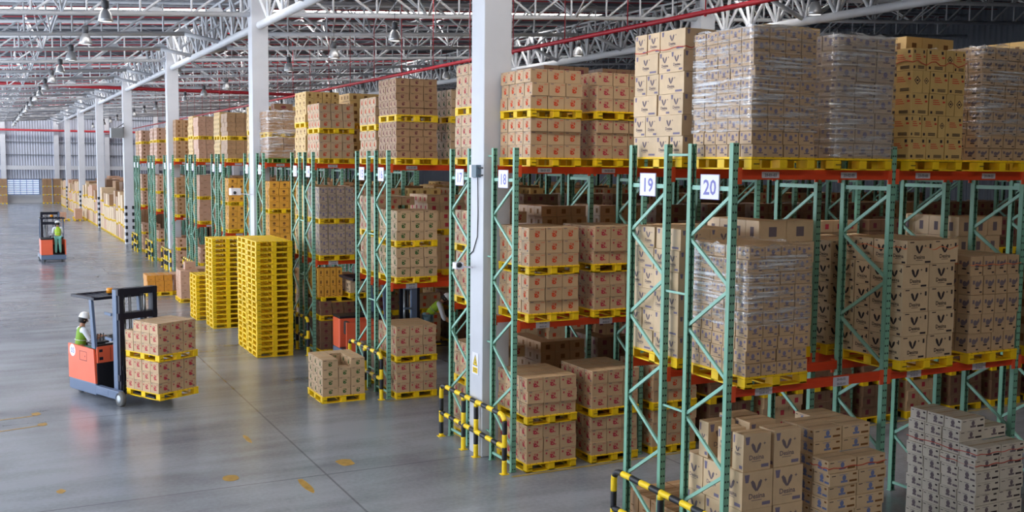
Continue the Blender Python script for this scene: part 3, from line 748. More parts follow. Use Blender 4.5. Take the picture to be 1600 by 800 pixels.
# ------------------------------------------------------------------ hall shell
XL,XR,YN,YF=-17.6,41,-12,140.3
def rz(x): return .062*x            # the roof climbs gently to the right
def struct(o): o['kind']='structure'; return o
mb=MB(); mb.add([(XL,YN,0),(XR,YN,0),(XR,YF,0),(XL,YF,0),(XL,YN,-.1),(XR,YN,-.1),(XR,YF,-.1),(XL,YF,-.1)],[(0,1,2,3),(7,6,5,4),(0,4,5,1),(1,5,6,2),(2,6,7,3),(3,7,4,0)]); struct(mb.build('floor',M['floor']))
RZ=12.0
SKY=[48.5+17.6*k for k in range(-3,6)]  # nearest strips are unseen, added at the same spacing to light the near hall
mb=MB(); edges=[YN]
for y in SKY: edges+= [y-.33,y+.33]
edges.append(YF)
for a,b in zip(edges[::2],edges[1::2]):
    mb.add([(XL,a,RZ+rz(XL)),(XR,a,RZ+rz(XR)),(XR,b,RZ+rz(XR)),(XL,b,RZ+rz(XL)),(XL,a,RZ+.1+rz(XL)),(XR,a,RZ+.1+rz(XR)),(XR,b,RZ+.1+rz(XR)),(XL,b,RZ+.1+rz(XL))],[(3,2,1,0),(4,5,6,7),(0,1,5,4),(1,2,6,5),(2,3,7,6),(3,0,4,7)])
for y in SKY: q=11.0 if y<30 else 22.0; mb.add([(q,y-.33,RZ+rz(q)),(XR,y-.33,RZ+rz(XR)),(XR,y+.33,RZ+rz(XR)),(q,y+.33,RZ+rz(q)),(q,y-.33,RZ+.1+rz(q)),(XR,y-.33,RZ+.1+rz(XR)),(XR,y+.33,RZ+.1+rz(XR)),(q,y+.33,RZ+.1+rz(q))],[(3,2,1,0),(4,5,6,7),(0,1,5,4),(1,2,6,5),(2,3,7,6),(3,0,4,7)])
struct(mb.build('ceiling',M['deck']))
for i,y in enumerate(SKY):
    mb=MB(); XE=11.0 if y<30 else 22.0; mb.add([(XL,y-.33,RZ+.02+rz(XL)),(XE,y-.33,RZ+.02+rz(XE)),(XE,y+.33,RZ+.02+rz(XE)),(XL,y+.33,RZ+.02+rz(XL)),(XL,y-.33,RZ+.05+rz(XL)),(XE,y-.33,RZ+.05+rz(XE)),(XE,y+.33,RZ+.05+rz(XE)),(XL,y+.33,RZ+.05+rz(XL))],[(3,2,1,0),(4,5,6,7),(0,1,5,4),(1,2,6,5),(2,3,7,6),(3,0,4,7)])
    struct(mb.build('window_%d'%(i+1),M['skylight']))
# far wall
mb=MB(); mb.box(XL,140,1.0,XR,140.2,RZ+rz(XR)+.2); struct(mb.build('wall_far',M['sheet']))
mb=MB(); mb.box(XL,139.9,0,XR,140.2,1.0); struct(mb.build('wall_far_base',M['concrete_wall']))
mb=MB(); mb.box(XR,YN,0,XR+.2,YF,RZ+rz(XR)+.2); struct(mb.build('wall_right',M['deck']))  # dark sheet chosen to deepen the shade inside the racks
mb=MB(); mb.box(XL,YN-.2,0,XR,YN,RZ+rz(XR)+.2); struct(mb.build('wall_near',M['cream_wall']))
mb=MB(); mb.box(XL-.2,YN,0,XL,6,RZ+rz(XL)+.2); struct(mb.build('wall_light_block',M['girt']))  # unseen wall added to keep side light off the load fronts
mb=MB(); mb.box(XL,139.7,4.05,XR,139.95,4.55); struct(mb.build('trim_1',M['white_paint']))
for i,z in enumerate((2.9,5.85,7.4,10.4)):
    mb=MB(); mb.box(XL,139.88,z-.06,XR,139.98,z+.06); struct(mb.build('trim_%d'%(i+2),M['girt']))
for i,(a,b) in enumerate(((-5.5,-2.0),(-11.4,-6.4))):
    mb=MB(); mb.box(a,139.8,1.0,b,139.86,2.85); w=struct(mb.build('window_%d'%(i+20),M['louver']))
    mb=MB()
    for k in range(9): mb.box(a,139.72,1.0+k*.225,b,139.8,1.08+k*.225)
    n=5
    for k in range(n+1): mb.box(a+(b-a)*k/n-.03,139.7,1.0,a+(b-a)*k/n+.03,139.8,2.85)
    mb.build('louvre_frame',M['louverbar'],w)
for i,x in enumerate([-17.4,-11.75,-5.87,.05,5.9,11.8,17.7,23.6,29.5]):
    mb=MB(); mb.box(x-.28,139.5,0,x+.28,139.9,RZ+rz(x)); struct(mb.build('wall_column_%d'%(i+1),M['white_paint'])); 
# ------------------------------------------------------------------ building columns
CY=[16.83+17.6*k for k in range(-1,7)]
for gx,xx in enumerate((.2,18.2)):
    for k,y in enumerate(CY):
        if gx==1 and k<1: continue
        c=empty('building_column',(xx,y,0)); w=.27 if gx==0 else .35
        top=10.75 if gx==0 else 11.6
        names=['beside the camera','between racks 17 and 18','between racks 11 and 12','between racks 5 and 6','at the end of rack 1','2nd past the last rack','3rd past the last rack','4th past the last rack']
        tag(c,('white square column %s, on the main aisle line'%names[k]) if gx==0 else 'white column on the inner line behind the loads, %s from camera'%ordn(k),'column','white building columns')
        if k==2 and gx==0: c['label']='white square column between racks 11 and 12, behind the tall yellow pallet stack'
        mb=MB(); mb.box(-w,-w,0,w,w,top); mb.build('shaft',M['white_paint'],c,bevel=.015)
        mb=MB(); mb.box(-w-.12,-w-.12,top-.04,w+.12,w+.12,top); mb.bar((0,0,top-.05),(0,0,RZ+rz(xx)-.35),.2,.2); mb.build('cap_plate',M['truss'],c)
        if gx==0 and k>=1:
            for q in range(6):
                mb=MB(); z=.12+q*.42
                e=w+.006
                for sx in (-1,1):
                    for sy in (-1,1):
                        mb.box(min(sx*e,sx*(e-.14)),min(sy*e,sy*(e-.14)),z,max(sx*e,sx*(e-.14)),max(sy*e,sy*(e-.14)),z+.21)
                if k>=4: mb.build('hazard_stripe',M['black'],c)
# ------------------------------------------------------------------ roof steel
TY=[16.83+5.867*k for k in range(-2,21)]
ZC=10.08
for k,y in enumerate(TY):
    t=empty('roof_truss',(0,y,0)); 
    tag(t,'white tubular cross truss under the roof, %s counting from the camera'%ordn(k+1),'roof truss','cross trusses under the roof')
    x0,x1=XL+.2,XR-.3
    mb=MB(); nodes=[]
    zc=lambda x:(x,0,ZC+rz(x))
    if k%3==2:
        for a,b in ((x0,-.02),(.42,17.85),(18.55,x1)): mb.tube([zc(a),zc(b)],.08,8)
    else:
        for a,b in ((zc(x0),zc(-1.15)),(zc(-1.15),(.2,0,9.78)),((.2,0,9.78),zc(1.6)),(zc(1.6),zc(16.6)),(zc(16.6),(18.2,0,10.5)),((18.2,0,10.5),zc(19.8)),(zc(19.8),zc(x1))): mb.tube([a,b],.08,8)
    mb.build('bottom_chord',M['truss'],t)
    mb=MB(); mb.tube([(x0,0,ZC+1.12+rz(x0)),(x1,0,ZC+1.12+rz(x1))],.06,8); mb.build('top_chord',M['truss'],t)
    mb=MB(); P=1.55; n=int((x1-x0)/P)
    for i in range(n):
        xa=x0+i*P; xb=xa+P
        za=ZC+rz(xa); zb=ZC+rz(xb)
        mb.tube([(xa,0,za),(xa,0,za+1.12)],.038,6,cap=False)
        fwd=(xa<0) or (9<xa<18) or xa>27
        if fwd: mb.tube([(xa,0,za),(xb,0,zb+1.12)],.046,6,cap=False)
        else: mb.tube([(xb,0,zb),(xa,0,za+1.12)],.046,6,cap=False)
    mb.build('web_members',M['truss'],t)
    # gusset plates
    for xg in (-1.15,-3.0,1.6,16.6):
        mb=MB(); mb.prism([(xg-.35,ZC+rz(xg)),(xg+.35,ZC+rz(xg)),(xg+.15,ZC+rz(xg)+.2),(xg-.15,ZC+rz(xg)+.2)],.03)
        mb.build('gusset_plate',M['truss'],t)
def long_truss(x,zb,r,dx,dz,P,label,y0=-9,y1=139,chord=True,rw=.045):
    t=empty('lengthwise_truss',(x,0,0)); tag(t,label,'roof truss','lengthwise trusses under the roof')
    if chord: MBb=MB(); MBb.tube([(0,y0,zb),(0,y1,zb)],r,10); MBb.build('bottom_chord',M['truss'],t)
    for s in (-1,1):
        mb=MB(); mb.tube([(s*dx,y0,zb+dz),(s*dx,y1,zb+dz)],.05,6); mb.build('top_chord',M['truss'],t)
    mb=MB(); n=int((y1-y0)/P)
    for i in range(n):
        y=y0+i*P
        for s in (-1,1):
            mb.tube([(0,y,zb),(s*dx,y+P/2,zb+dz)],rw,6,cap=False); mb.tube([(s*dx,y+P/2,zb+dz),(0,y+P,zb)],rw,6,cap=False)
    mb.build('web_members',M['truss'],t)
long_truss(.2,9.72,.13,.28,1.35,1.75,'heavy white tube truss running along the main column line',rw=.05)
long_truss(18.2,10.45,.15,.35,1.6,1.5,'heavy white tube truss above the loads, over the inner column line',rw=.065)
for x in (-11.5,-5.7,6.2,12.2,24,30):
    yy=[]; t=empty('lengthwise_bracing',(x,0,0)); tag(t,'white zigzag roof bracing running lengthwise, %s'%{-11.5:'leftmost of all',-5.7:'above the row of lamps over the aisle',6.2:'first right of the main column line',12.2:'second right of the main column line',24:'first beyond the inner columns',30:'rightmost of all'}[x],'roof bracing','lengthwise zigzag bracing')
    mb=MB()
    for a,b in zip(TY[:-1],TY[1:]):
        m=(a+b)/2
        for dx in (-.5,.5):
            mb.tube([(0,a,ZC+rz(x)),(dx,m,RZ+rz(x)-.3)],.035,5,cap=False); mb.tube([(dx,m,RZ+rz(x)-.3),(0,b,ZC+rz(x))],.035,5,cap=False)
        mb.tube([(-.5,a+1.4,ZC+1.1+rz(x)),(0,a,ZC+rz(x))],.03,5,cap=False)
    mb.build('web_members',M['truss'],t)
    mb=MB()
    for dx in (-.5,.5): mb.tube([(dx,TY[0],RZ+rz(x)-.3),(dx,TY[-1],RZ+rz(x)-.3)],.04,5)
    mb.build('top_chord',M['truss'],t)
# purlins across the roof
k=0; y=-6.
while y<139:
    if min(abs(y-s) for s in SKY)>.8:
        k+=1
        mb=MB()
        a=XL+.1; b=XR-.1
        mb.bar((a,y,RZ-.32+rz(a)),(b,y,RZ-.32+rz(b)),.05,.1)
        n=28
        for i in range(n):
            xa=a+(b-a)*i/n; xb=a+(b-a)*(i+1)/n
            mb.tube([(xa,y,RZ-.1+rz(xa)),((xa+xb)/2,y,RZ-.45+rz((xa+xb)/2))],.014,4,cap=False)
        tag(mb.build('roof_purlin',M['truss']),'thin steel purlin under the roof sheets, %s from the camera'%ordn(k),'purlin','purlins under the roof')
    y+=1.96
# ------------------------------------------------------------------ sprinkler pipes
def pipe_obj(pts,r,label,drops=()):
    e=empty('sprinkler_pipe',(0,0,0)); tag(e,label,'pipe','red sprinkler pipes')
    mb=MB(); mb.tube(pts,r,8); mb.build('main_pipe',M['red_pipe'],e)
    for (p,l) in drops:
        mb=MB(); mb.tube([p,(p[0],p[1],p[2]+l)],r*.22,6); mb.lathe([(.0,-.09),(.03,-.08),(.035,-.05),(.012,-.02),(.012,0)],8,0,Matrix.Translation(p)); mb.build('drop_pipe',M['red_pipe'],e)
    return e
pipe_obj([(5.6,-8,8.5),(5.6,138,8.5)],.055,'thick red sprinkler main running lengthwise over the pallet racks',[((5.6,3.+2.95*i,8.5),2.6) for i in range(32)])
for k in range(36):
    y=20.3+2.93*k+(.5 if k%3 else 0)
    if y>137: break
    pipe_obj([(XL+.5,y,RZ-.85+rz(XL)),(XR-1,y,RZ-.85+rz(XR))],.024,'thin red sprinkler branch pipe crossing under the roof, %s from camera'%ordn(k+1))
pipe_obj([(XL+.5,71.5,9.95),(17,71.5,9.95)],.11,'thick red pipe crossing the hall low, level with the truss chords')
pipe_obj([(XL+.5,139.2,8.85),(XR-1,139.2,8.85)],.13,'thick red pipe running along the far wall')
# ------------------------------------------------------------------ high-bay lamps
def make_lamp():
    r=empty('high_bay_lamp',(0,0,0)); tag(r,'x','ceiling lamp','high bay lamps')
    mb=MB(); mb.tube([(0,0,.42),(0,0,1.3)],.008,5); mb.build('cord',M['cable'],r)
    mb=MB(); mb.lathe([(.05,.18),(.1,.2),(.11,.4),(.06,.44)],12); mb.build('ballast_box',M['ballast'],r)
    mb=MB(); mb.lathe([(.05,.19),(.1,.15),(.155,.08),(.192,-.02),(.208,-.12),(.212,-.2),(.204,-.2),(.19,-.1),(.15,.03),(.09,.1),(.05,.14)],20,cap=False); mb.build('reflector',M['lampmetal'],r)
    mb=MB(); mb.lathe([(.0,-.19),(.1,-.185),(.203,-.175)],16,cap=False); mb.build('lens',M['lampglow'],r)
    return r
lamp0=None
rown={-5.05:'above the open aisle',2.8:'above the rack ends',10.9:'above the middle of the racks',24.5:'beyond the inner columns'}
for x in (-5.05,2.8,10.9,24.5):
    for k in range(1,21):
        y=TY[0]+5.867*k+.12
        if x==10.9: y-=2.6
        if y>136: continue
        if lamp0 is None: lamp0=o=make_lamp()
        else: o=copy_tree(lamp0)
        if kids(lamp0) and o is not lamp0: pass
        o.location=(x,y,9.0+.3*(x>5)); o.scale=(.88,.88,.88); o['label']='round aluminium high bay lamp %s, %s counting from the camera'%(rown[x],ordn(k))
# ------------------------------------------------------------------ crash barriers
def barrier(yA,yB,posts,label,x=-.15,z1=1.0,z2=.47,lo=True):
    r=empty('crash_barrier',(x,min(yA,yB),0)); y0=min(yA,yB); L=abs(yB-yA); tag(r,label,'safety barrier','yellow and black barriers at the rack ends')
    R_=.045
    def striped(pts_total,name):
        # polyline sampled and split in alternating bands
        P=[Vector(p) for p in pts_total]; seg=[]; d=0
        mbs=MB(); acc=0; pts=[P[0]]; dist=[0]
        for a,b in zip(P[:-1],P[1:]):
            n=max(1,int((b-a).length/.02))
            for i in range(1,n+1): pts.append(a.lerp(b,i/n)); dist.append(dist[-1]+(b-a).length/n)
        band=.23; cur=[pts[0]]; idx=0
        for p,dd in zip(pts[1:],dist[1:]):
            cur.append(p)
            if int(dd/band)!=idx:
                mbs.tube([cur[0],*cur[1:-1][::3],cur[-1]],R_,10,idx%2); cur=[p]; idx=int(dd/band)
        if len(cur)>1: mbs.tube([cur[0],cur[-1]],R_,10,idx%2)
        mbs.build(name,[M['hazyellow'],M['black']],r)
    c=.14
    arc=[(0,c-c*math.cos(t),z1-c+c*math.sin(t)) for t in [PI/2*i/5 for i in range(6)]]
    top=[(0,0,.0)]+arc
    arc2=[(0,L-c+c*math.cos(t),z1-c+c*math.sin(t)) for t in [PI/2-PI/2*i/5 for i in range(6)]]
    striped(top+arc2+[(0,L,0)],'hoop')
    if lo: striped([(0,.0,z2),(0,L,z2)],'lower_rail')
    for p in posts: striped([(0,p-y0,0),(0,p-y0,z1-.03)],'post')
    mb=MB()
    for p in [y0,y0+L]+list(posts):
        mb.box(-.07,p-y0-.06,0,.07,p-y0+.06,.01)
    mb.build('foot_plate',M['hazyellow'],r)
for n,y in enumerate(PAIRY):
    a=y-.02; b=y+2*D_+(GC if n in(1,4,7) else G)+.0
    near=20-2*n
    mid=[a+.42*(b-a),a+.62*(b-a)] if n in (1,4,7) else [a+.5*(b-a)]
    barrier(a,b,mid,'yellow and black striped pipe barrier guarding the ends of racks %d and %d'%(near,near-1),x=-.15,z1=1.02)
# ------------------------------------------------------------------ things on the near column
def sign():
    mb=MB(); mb.box(-.006,0,0,0,.26,.4,0)
    F=Face(mb,(-.006,.26,0),(0,-1,0),(0,0,1),(-1,0,0),.001)
    F.poly([(.03,.16),(.23,.16),(.13,.37)],2); F.poly([(.05,.172),(.21,.172),(.13,.345)],1)
    F.ell(.13,.21,.022,.02,2,8); F.poly([(.118,.235),(.142,.235),(.138,.29),(.122,.29)],2)
    F.rect(.03,.03,.23,.13,1); F.rect(.05,.095,.21,.108,2); F.rect(.05,.07,.19,.08,2); F.rect(.05,.05,.2,.06,2)
    tag(mb.build('warning_sign',[M['plate'],M['hazyellow'],M['black']],None,(-.075,16.70,1.48)),'white sign with yellow warning triangle fixed to the near column','sign')
sign()
e=empty('junction_box',(-.07,16.62,5.06)); tag(e,'blue grey electrical box on the near column at the number plates height','electrical box')
mb=MB(); mb.box(-.1,.04,0,0,.24,.22); mb.build('enclosure',M['box_blue'],e,bevel=.008)
mb=MB(); mb.box(-.06,.26,-.01,0,.42,.22); mb.build('side_box',M['plate'],e,bevel=.005)
mb=MB(); mb.tube([(-.05,.04,.17),(-.05,-.12,.17)],.015,6); mb.tube([(-.05,.04,.04),(-.05,-.12,.04)],.015,6); mb.build('conduit_stub',M['ballast'],e)
mb=MB(); mb.tube([(-.09,16.76,5.06),(-.085,16.75,4.4),(-.085,16.77,4.0),(-.085,16.95,3.72),(-.085,17.15,3.62)],.009,5); tag(mb.build('hanging_cable',M['cable']),'thin dark cable hanging down the near column to the camera','cable')
def cctv(x,y,z,label,s=1):
    e=empty('security_camera',(x,y,z)); tag(e,label,'camera'); 
    mb=MB(); mb.bar((0,0,0),(-.35*s,.1*s,.02),.03,.03); mb.build('bracket',M['plate'],e)
    mb=MB(); mb.box(-.55*s,-.05*s,-.02,-.3*s,.22*s,.16*s); mb.build('housing',M['plate'],e,bevel=.01)
    mb=MB(); mb.lathe([(.05,0),(.05,.03)],12,0,Matrix.Translation((-.46*s,-.05*s,.06))@Matrix.Rotation(PI/2,4,'X')); mb.build('lens',M['black'],e)
cctv(-.07,17.0,3.42,'grey white camera housing on a bracket left of the near column',.62); cctv(-.07,34.3,4.22,'white camera on a bracket on the second column',1.3)
mb=MB(); mb.tube([(-.03,16.62,.0),(-.05,16.62,5.0),(-.05,16.62,9.5)],.012,5); tag(mb.build('conduit',M['white_paint']),'thin white conduit running up the near column','conduit')
e=empty('electrical_unit',(-.1,69.35,6.7)); tag(e,'pale grey boxy unit mounted high on the fourth main aisle column','electrical unit')  # boxy electrical unit on the column
mb=MB(); mb.box(-.75,-.3,0,0,.3,.62); mb.build('casing',M['galv'],e,bevel=.02)
mb=MB(); mb.box(-.05,-.25,.62,.05,.25,.68); mb.bar((-.35,0,.62),(.05,0,.9),.05,.05); mb.build('bracket',M['ballast'],e)
carton('dim',.42,33.3,6.93,.62,.45,.24,'dark brown carton lying alone on top of the film-wrapped load above rack 12','loose cartons')
# ------------------------------------------------------------------ floor markings
def mark(pts,m,label,nm='floor_mark',cat='floor marking'):
    mb=MB(); n=len(pts); mb.add([(x,y,.0035) for x,y in pts]+[(x,y,.0005) for x,y in pts],[tuple(range(n))]+[((i+1)%n,i,n+i,n+(i+1)%n) for i in range(n)]); tag(mb.build(nm,M[m]),label,cat,'worn paint marks on the floor')
def blob(cx,cy,rx,ry,n=12,a=0):
    return [(cx+math.cos(a)*rx*math.cos(t)*random.uniform(.8,1.1)-math.sin(a)*ry*math.sin(t),cy+math.sin(a)*rx*math.cos(t)+math.cos(a)*ry*math.sin(t)*random.uniform(.8,1.1)) for t in [2*PI*i/n for i in range(n)]]
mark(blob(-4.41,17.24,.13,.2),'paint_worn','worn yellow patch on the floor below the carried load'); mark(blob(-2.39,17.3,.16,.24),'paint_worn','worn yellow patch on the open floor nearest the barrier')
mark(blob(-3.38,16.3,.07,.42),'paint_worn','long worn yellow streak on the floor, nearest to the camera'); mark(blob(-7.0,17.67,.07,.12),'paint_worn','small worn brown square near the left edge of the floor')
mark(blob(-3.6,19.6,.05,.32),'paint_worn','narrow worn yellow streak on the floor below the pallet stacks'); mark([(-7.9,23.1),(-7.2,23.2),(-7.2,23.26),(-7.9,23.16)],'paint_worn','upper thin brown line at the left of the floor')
mark(blob(-7.13,23.4,.1,.14),'paint_worn','brown square ending the upper thin floor line'); mark([(-7.9,22.1),(-7.1,22.3),(-7.1,22.36),(-7.9,22.16)],'paint_worn','lower thin brown line at the left of the floor'); mark(blob(-7.05,22.4,.1,.14),'paint_worn','brown square ending the lower thin floor line')
mark(blob(1.1,13.0,.5,.12),'paint_worn','faint yellow scrape on the aisle floor before rack 18')
for i,(x,y) in enumerate([(-3.77,60.5),(-3.48,57.3),(-3.39,54.4),(-3.49,50.4),(-3.46,47.6)]): mark(blob(x,y,.07,.4),'worn_dark','short dark dash on the floor, %s before the distant forklift'%ordn(i+1))
for n in range(6):
    yn=ROW[20-2*n][0]-.2; yf=ROW[19-2*n][0]+D_+.2
    mark([(-.1,yn-.05),(14 if n<2 else 8,yn-.05),(14 if n<2 else 8,yn+.02),(-.1,yn+.02)],'paint_line','faded yellow line along the foot of rack %d'%(20-2*n),'floor_line')
# ------------------------------------------------------------------ people
def skin_body(name,verts,edges,radii,mat_,parent,sub=2,root=0):
    me=bpy.data.meshes.new(name); me.from_pydata([tuple(v) for v in verts],edges,[]); me.materials.append(mat_)
    o=bpy.data.objects.new(name,me); COL.objects.link(o); o.parent=parent
    me.skin_vertices.new() if hasattr(me.skin_vertices,'new') and not me.skin_vertices else None
    m=o.modifiers.new('s','SKIN'); m.use_smooth_shade=True
    if not me.skin_vertices:
        bpy.context.view_layer.objects.active=o; o.select_set(True)
    for i,r in enumerate(radii):
        sv=me.skin_vertices[0].data[i]; sv.radius=(r,r) if not isinstance(r,tuple) else r; sv.use_root=(i==root)
    s=o.modifiers.new('d','SUBSURF'); s.levels=sub; s.render_levels=sub
    return o
def person(loc,rz_,pose,label,vest,trouser,hat='helmet',seated=False):
    """pose: dict of joint positions in local coords (x forward, y left, z up)"""
    r=empty('person',loc,rz_); tag(r,label,'person'); J={k:Vector(v) for k,v in pose.items()}
    V=[];E=[];R=[]; idx={}
    def v(k,p,rad): idx[k]=len(V); V.append(Vector(p)); R.append(rad); return idx[k]
    v('pelvis',J['pelvis'],(.135,.11)); v('waist',J['pelvis'].lerp(J['chest'],.45),(.125,.095)); v('chest',J['chest'],(.15,.11)); v('neckb',J['neck'],(.06,.06)); v('neck',J['neck'].lerp(J['head'],.45),(.052,.052))
    E+= [(0,1),(1,2),(2,3),(3,4)]
    hd=(J['head']-J['neck']).normalized()
    v('h1',J['head']-hd*.06,(.07,.075)); v('h2',J['head']+hd*.02,(.085,.098)); v('h3',J['head']+hd*.09,(.07,.082)); E+=[(4,5),(5,6),(6,7)]
    for s in 'lr':
        sh=J['sh'+s]; el=J['el'+s]; wr=J['wr'+s]
        a=v('cl'+s,J['chest'].lerp(J['neck'],.55).lerp(sh,.4),.075); b=v('sh'+s,sh,.062); c=v('ua'+s,sh.lerp(el,.5),.05); d=v('el'+s,el,.041); e=v('fa'+s,el.lerp(wr,.4),.04); f=v('wr'+s,wr,.027)
        E+=[(2,a),(a,b),(b,c),(c,d),(d,e),(e,f)]
        hp=J['hp'+s]; kn=J['kn'+s]; an=J['an'+s]; to=J['to'+s]
        a=v('hp'+s,hp,.098); b=v('th'+s,hp.lerp(kn,.5),.08); c=v('kn'+s,kn,.058); d=v('ca'+s,kn.lerp(an,.35),.056); e=v('an'+s,an,.037); f=v('to'+s,to,.034)
        E+=[(0,a),(a,b),(b,c),(c,d),(d,e),(e,f)]
    skin_body('body',V,E,R,M['skin'],r)
    for s in 'lr':  # hands: palm, four fingers, thumb
        wr=J['wr'+s]; el=J['el'+s]; d=(wr-el).normalized(); up=Vector((0,0,1)); side=d.cross(up).normalized(); 
        if side.length<.1: side=Vector((0,1,0))
        nrm=side.cross(d).normalized(); hv=[wr-d*.01,wr+d*.045,wr+d*.085]; he=[(0,1),(1,2)]; hr=[(.024,.018),(.034,.015),(.036,.014)]
        for q,(o_,l) in enumerate(((-.03,.062),(-.01,.074),(.011,.07),(.03,.055))):
            b=len(hv); p=wr+d*.088+side*o_
            hv+=[p,p+d*l*.45-nrm*.008,p+d*l*.75-nrm*.035,p+d*l*.7-nrm*.056]; hr+=[.0095,.009,.0085,.0075]; he+=[(2,b),(b,b+1),(b+1,b+2),(b+2,b+3)]
        sg=1 if s=='r' else -1
        b=len(hv); p=wr+d*.03-side*.03*sg; hv+=[p,p+d*.035-side*.022*sg-nrm*.012,p+d*.062-side*.02*sg-nrm*.03]; hr+=[.013,.011,.009]; he+=[(1,b),(b,b+1),(b+1,b+2)]
        skin_body('hand',hv,he,hr,M['skin'],r)
    # clothing: shirt, vest, trousers as slightly larger surfaces
    def cloth(name,keys,edges,grow,m,sub=2):
        vs=[V[idx[k]] for k in keys]; rr=[]
        for k in keys:
            q=R[idx[k]]; rr.append((q[0]+grow,q[1]+grow) if isinstance(q,tuple) else q+grow)
        return skin_body(name,vs,[(keys.index(a),keys.index(b)) for a,b in edges],rr,m,r,sub)
    cloth('shirt',['waist','chest','neckb','cll','shl','ual','ell','fal','clr','shr','uar','elr','far'],[('waist','chest'),('chest','neckb'),('chest','cll'),('cll','shl'),('shl','ual'),('ual','ell'),('ell','fal'),('chest','clr'),('clr','shr'),('shr','uar'),('uar','elr'),('elr','far')],.012,M['shirt'])
    vk=['pelvis','waist','chest','neckb','cll','clr']
    cloth('vest',vk,[('pelvis','waist'),('waist','chest'),('chest','neckb'),('chest','cll'),('chest','clr')],.026,M[vest])
    cloth('trousers',['pelvis','hpl','thl','knl','cal','anl','hpr','thr','knr','car','anr'],[('pelvis','hpl'),('hpl','thl'),('thl','knl'),('knl','cal'),('cal','anl'),('pelvis','hpr'),('hpr','thr'),('thr','knr'),('knr','car'),('car','anr')],.018,M[trouser])
    for s in 'lr':
        an=J['an'+s]; to=J['to'+s]; skin_body('shoe',[an+Vector((-.03,0,-.02)),an.lerp(to,.5)+Vector((0,0,-.01)),to],[(0,1),(1,2)],[.05,.046,.038],M['shoe'],r)
    # head furniture: facing direction
    fw=Vector(pose.get('face',(1,0,0))).normalized(); hz=hd; lf=hz.cross(fw).normalized(); fw=lf.cross(hz).normalized()
    B=Matrix(((fw.x,lf.x,hz.x,J['head'].x),(fw.y,lf.y,hz.y,J['head'].y),(fw.z,lf.z,hz.z,J['head'].z),(0,0,0,1)))
    mb=MB(); prof=[(.125,.045),(.122,.06),(.117,.1),(.095,.15),(.055,.18),(.0,.19)]
    mb.lathe(prof,18,0,B); mb.add([(.10,-.08,.05),(.10,.08,.05),(.165,.05,.04),(.165,-.05,.04),(.10,-.08,.058),(.10,.08,.058),(.165,.05,.048),(.165,-.05,.048)],[(0,1,2,3),(7,6,5,4),(0,4,5,1),(1,5,6,2),(2,6,7,3),(3,7,4,0)],0,B)
    for t in (-.03,0,.03): mb.tube([B@Vector((-.1,t,.1)),B@Vector((-.03,t,.185)),B@Vector((.05,t,.178)),B@Vector((.11,t,.1))],.006,5)
    mb.build('helmet',M['helmet'],r)
    mb=MB(); mb.lathe([(.085,-.075),(.104,-.03),(.112,.03),(.11,.06)],16,0,B@Matrix.Translation((-.022,0,0))@Matrix.Diagonal((.86,.92,1,1))); mb.build('hair',M['hair'],r)
    mb=MB(); mb.add([(.088,-.014,-.035),(.088,.014,-.035),(.09,0,.012),(.118,0,-.03)],[(0,1,3),(1,2,3),(2,0,3)],0,B); 
    for sy in (-1,1): mb.lathe([(.0,-.012),(.018,0),(.0,.014)],8,0,B@Matrix.Translation((-.005,sy*.098,-.01)))
    mb.build('nose_and_ears',M['skin'],r)
    mb=MB(); 
    for sy in (-1,1): mb.lathe([(.0,-.008),(.01,0),(.0,.008)],8,0,B@Matrix.Translation((.086,sy*.032,.008)))
    mb.build('eyes',M['hair'],r)
    mb=MB(); mb.tube([B@Vector((.083,-.022,-.062)),B@Vector((.09,0,-.063)),B@Vector((.083,.022,-.062))],.005,5); mb.build('mouth',M['i_maroon'],r)
    # reflective bands on the vest
    w=V[idx['waist']]; c=V[idx['chest']]; ax=(c-w).normalized()
    q=Vector((1,0,0)); q=(q-ax*q.dot(ax)).normalized(); l=ax.cross(q)
    mb=MB()
    ring=[w+ax*.06+q*(.128*math.cos(t))+l*(.152*math.sin(t)) for t in [2*PI*i/20 for i in range(21)]]
    mb.tube(ring,.007,5,cap=False); mb.build('reflective_band',M['reflective'],r)
    return r
stand={'pelvis':(0,0,.95),'chest':(.03,0,1.28),'neck':(.05,0,1.47),'head':(.08,0,1.61),'shl':(.03,.19,1.4),'shr':(.03,-.19,1.4),'ell':(.1,.24,1.12),'elr':(.1,-.24,1.12),
 'wrl':(.33,.17,1.12),'wrr':(.33,-.17,1.12),'hpl':(0,.09,.9),'hpr':(0,-.09,.9),'knl':(.02,.1,.5),'knr':(.02,-.1,.5),'anl':(0,.11,.09),'anr':(0,-.11,.09),'tol':(.14,.13,.04),'tor':(.14,-.13,.04)}
bend=dict(stand); bend.update({'chest':(.24,0,1.2),'neck':(.38,0,1.33),'head':(.49,0,1.42),'shl':(.33,.19,1.27),'shr':(.33,-.19,1.27),'ell':(.45,.24,.88),'elr':(.45,-.24,.88),'wrl':(.62,.18,.78),'wrr':(.62,-.18,.78),'face':(1,0,-.25)})
sit={'pelvis':(0,0,.5),'chest':(.04,0,.83),'neck':(.06,0,1.02),'head':(.1,0,1.16),'shl':(.05,.19,.95),'shr':(.05,-.19,.95),'ell':(.17,.25,.7),'elr':(.17,-.25,.7),'wrl':(.42,.2,.74),'wrr':(.42,-.16,.76),
 'hpl':(.04,.1,.47),'hpr':(.04,-.1,.47),'knl':(.42,.12,.5),'knr':(.42,-.12,.5),'anl':(.45,.12,.1),'anr':(.45,-.12,.1),'tol':(.58,.13,.05),'tor':(.58,-.13,.05),'face':(1,0,-.12)}
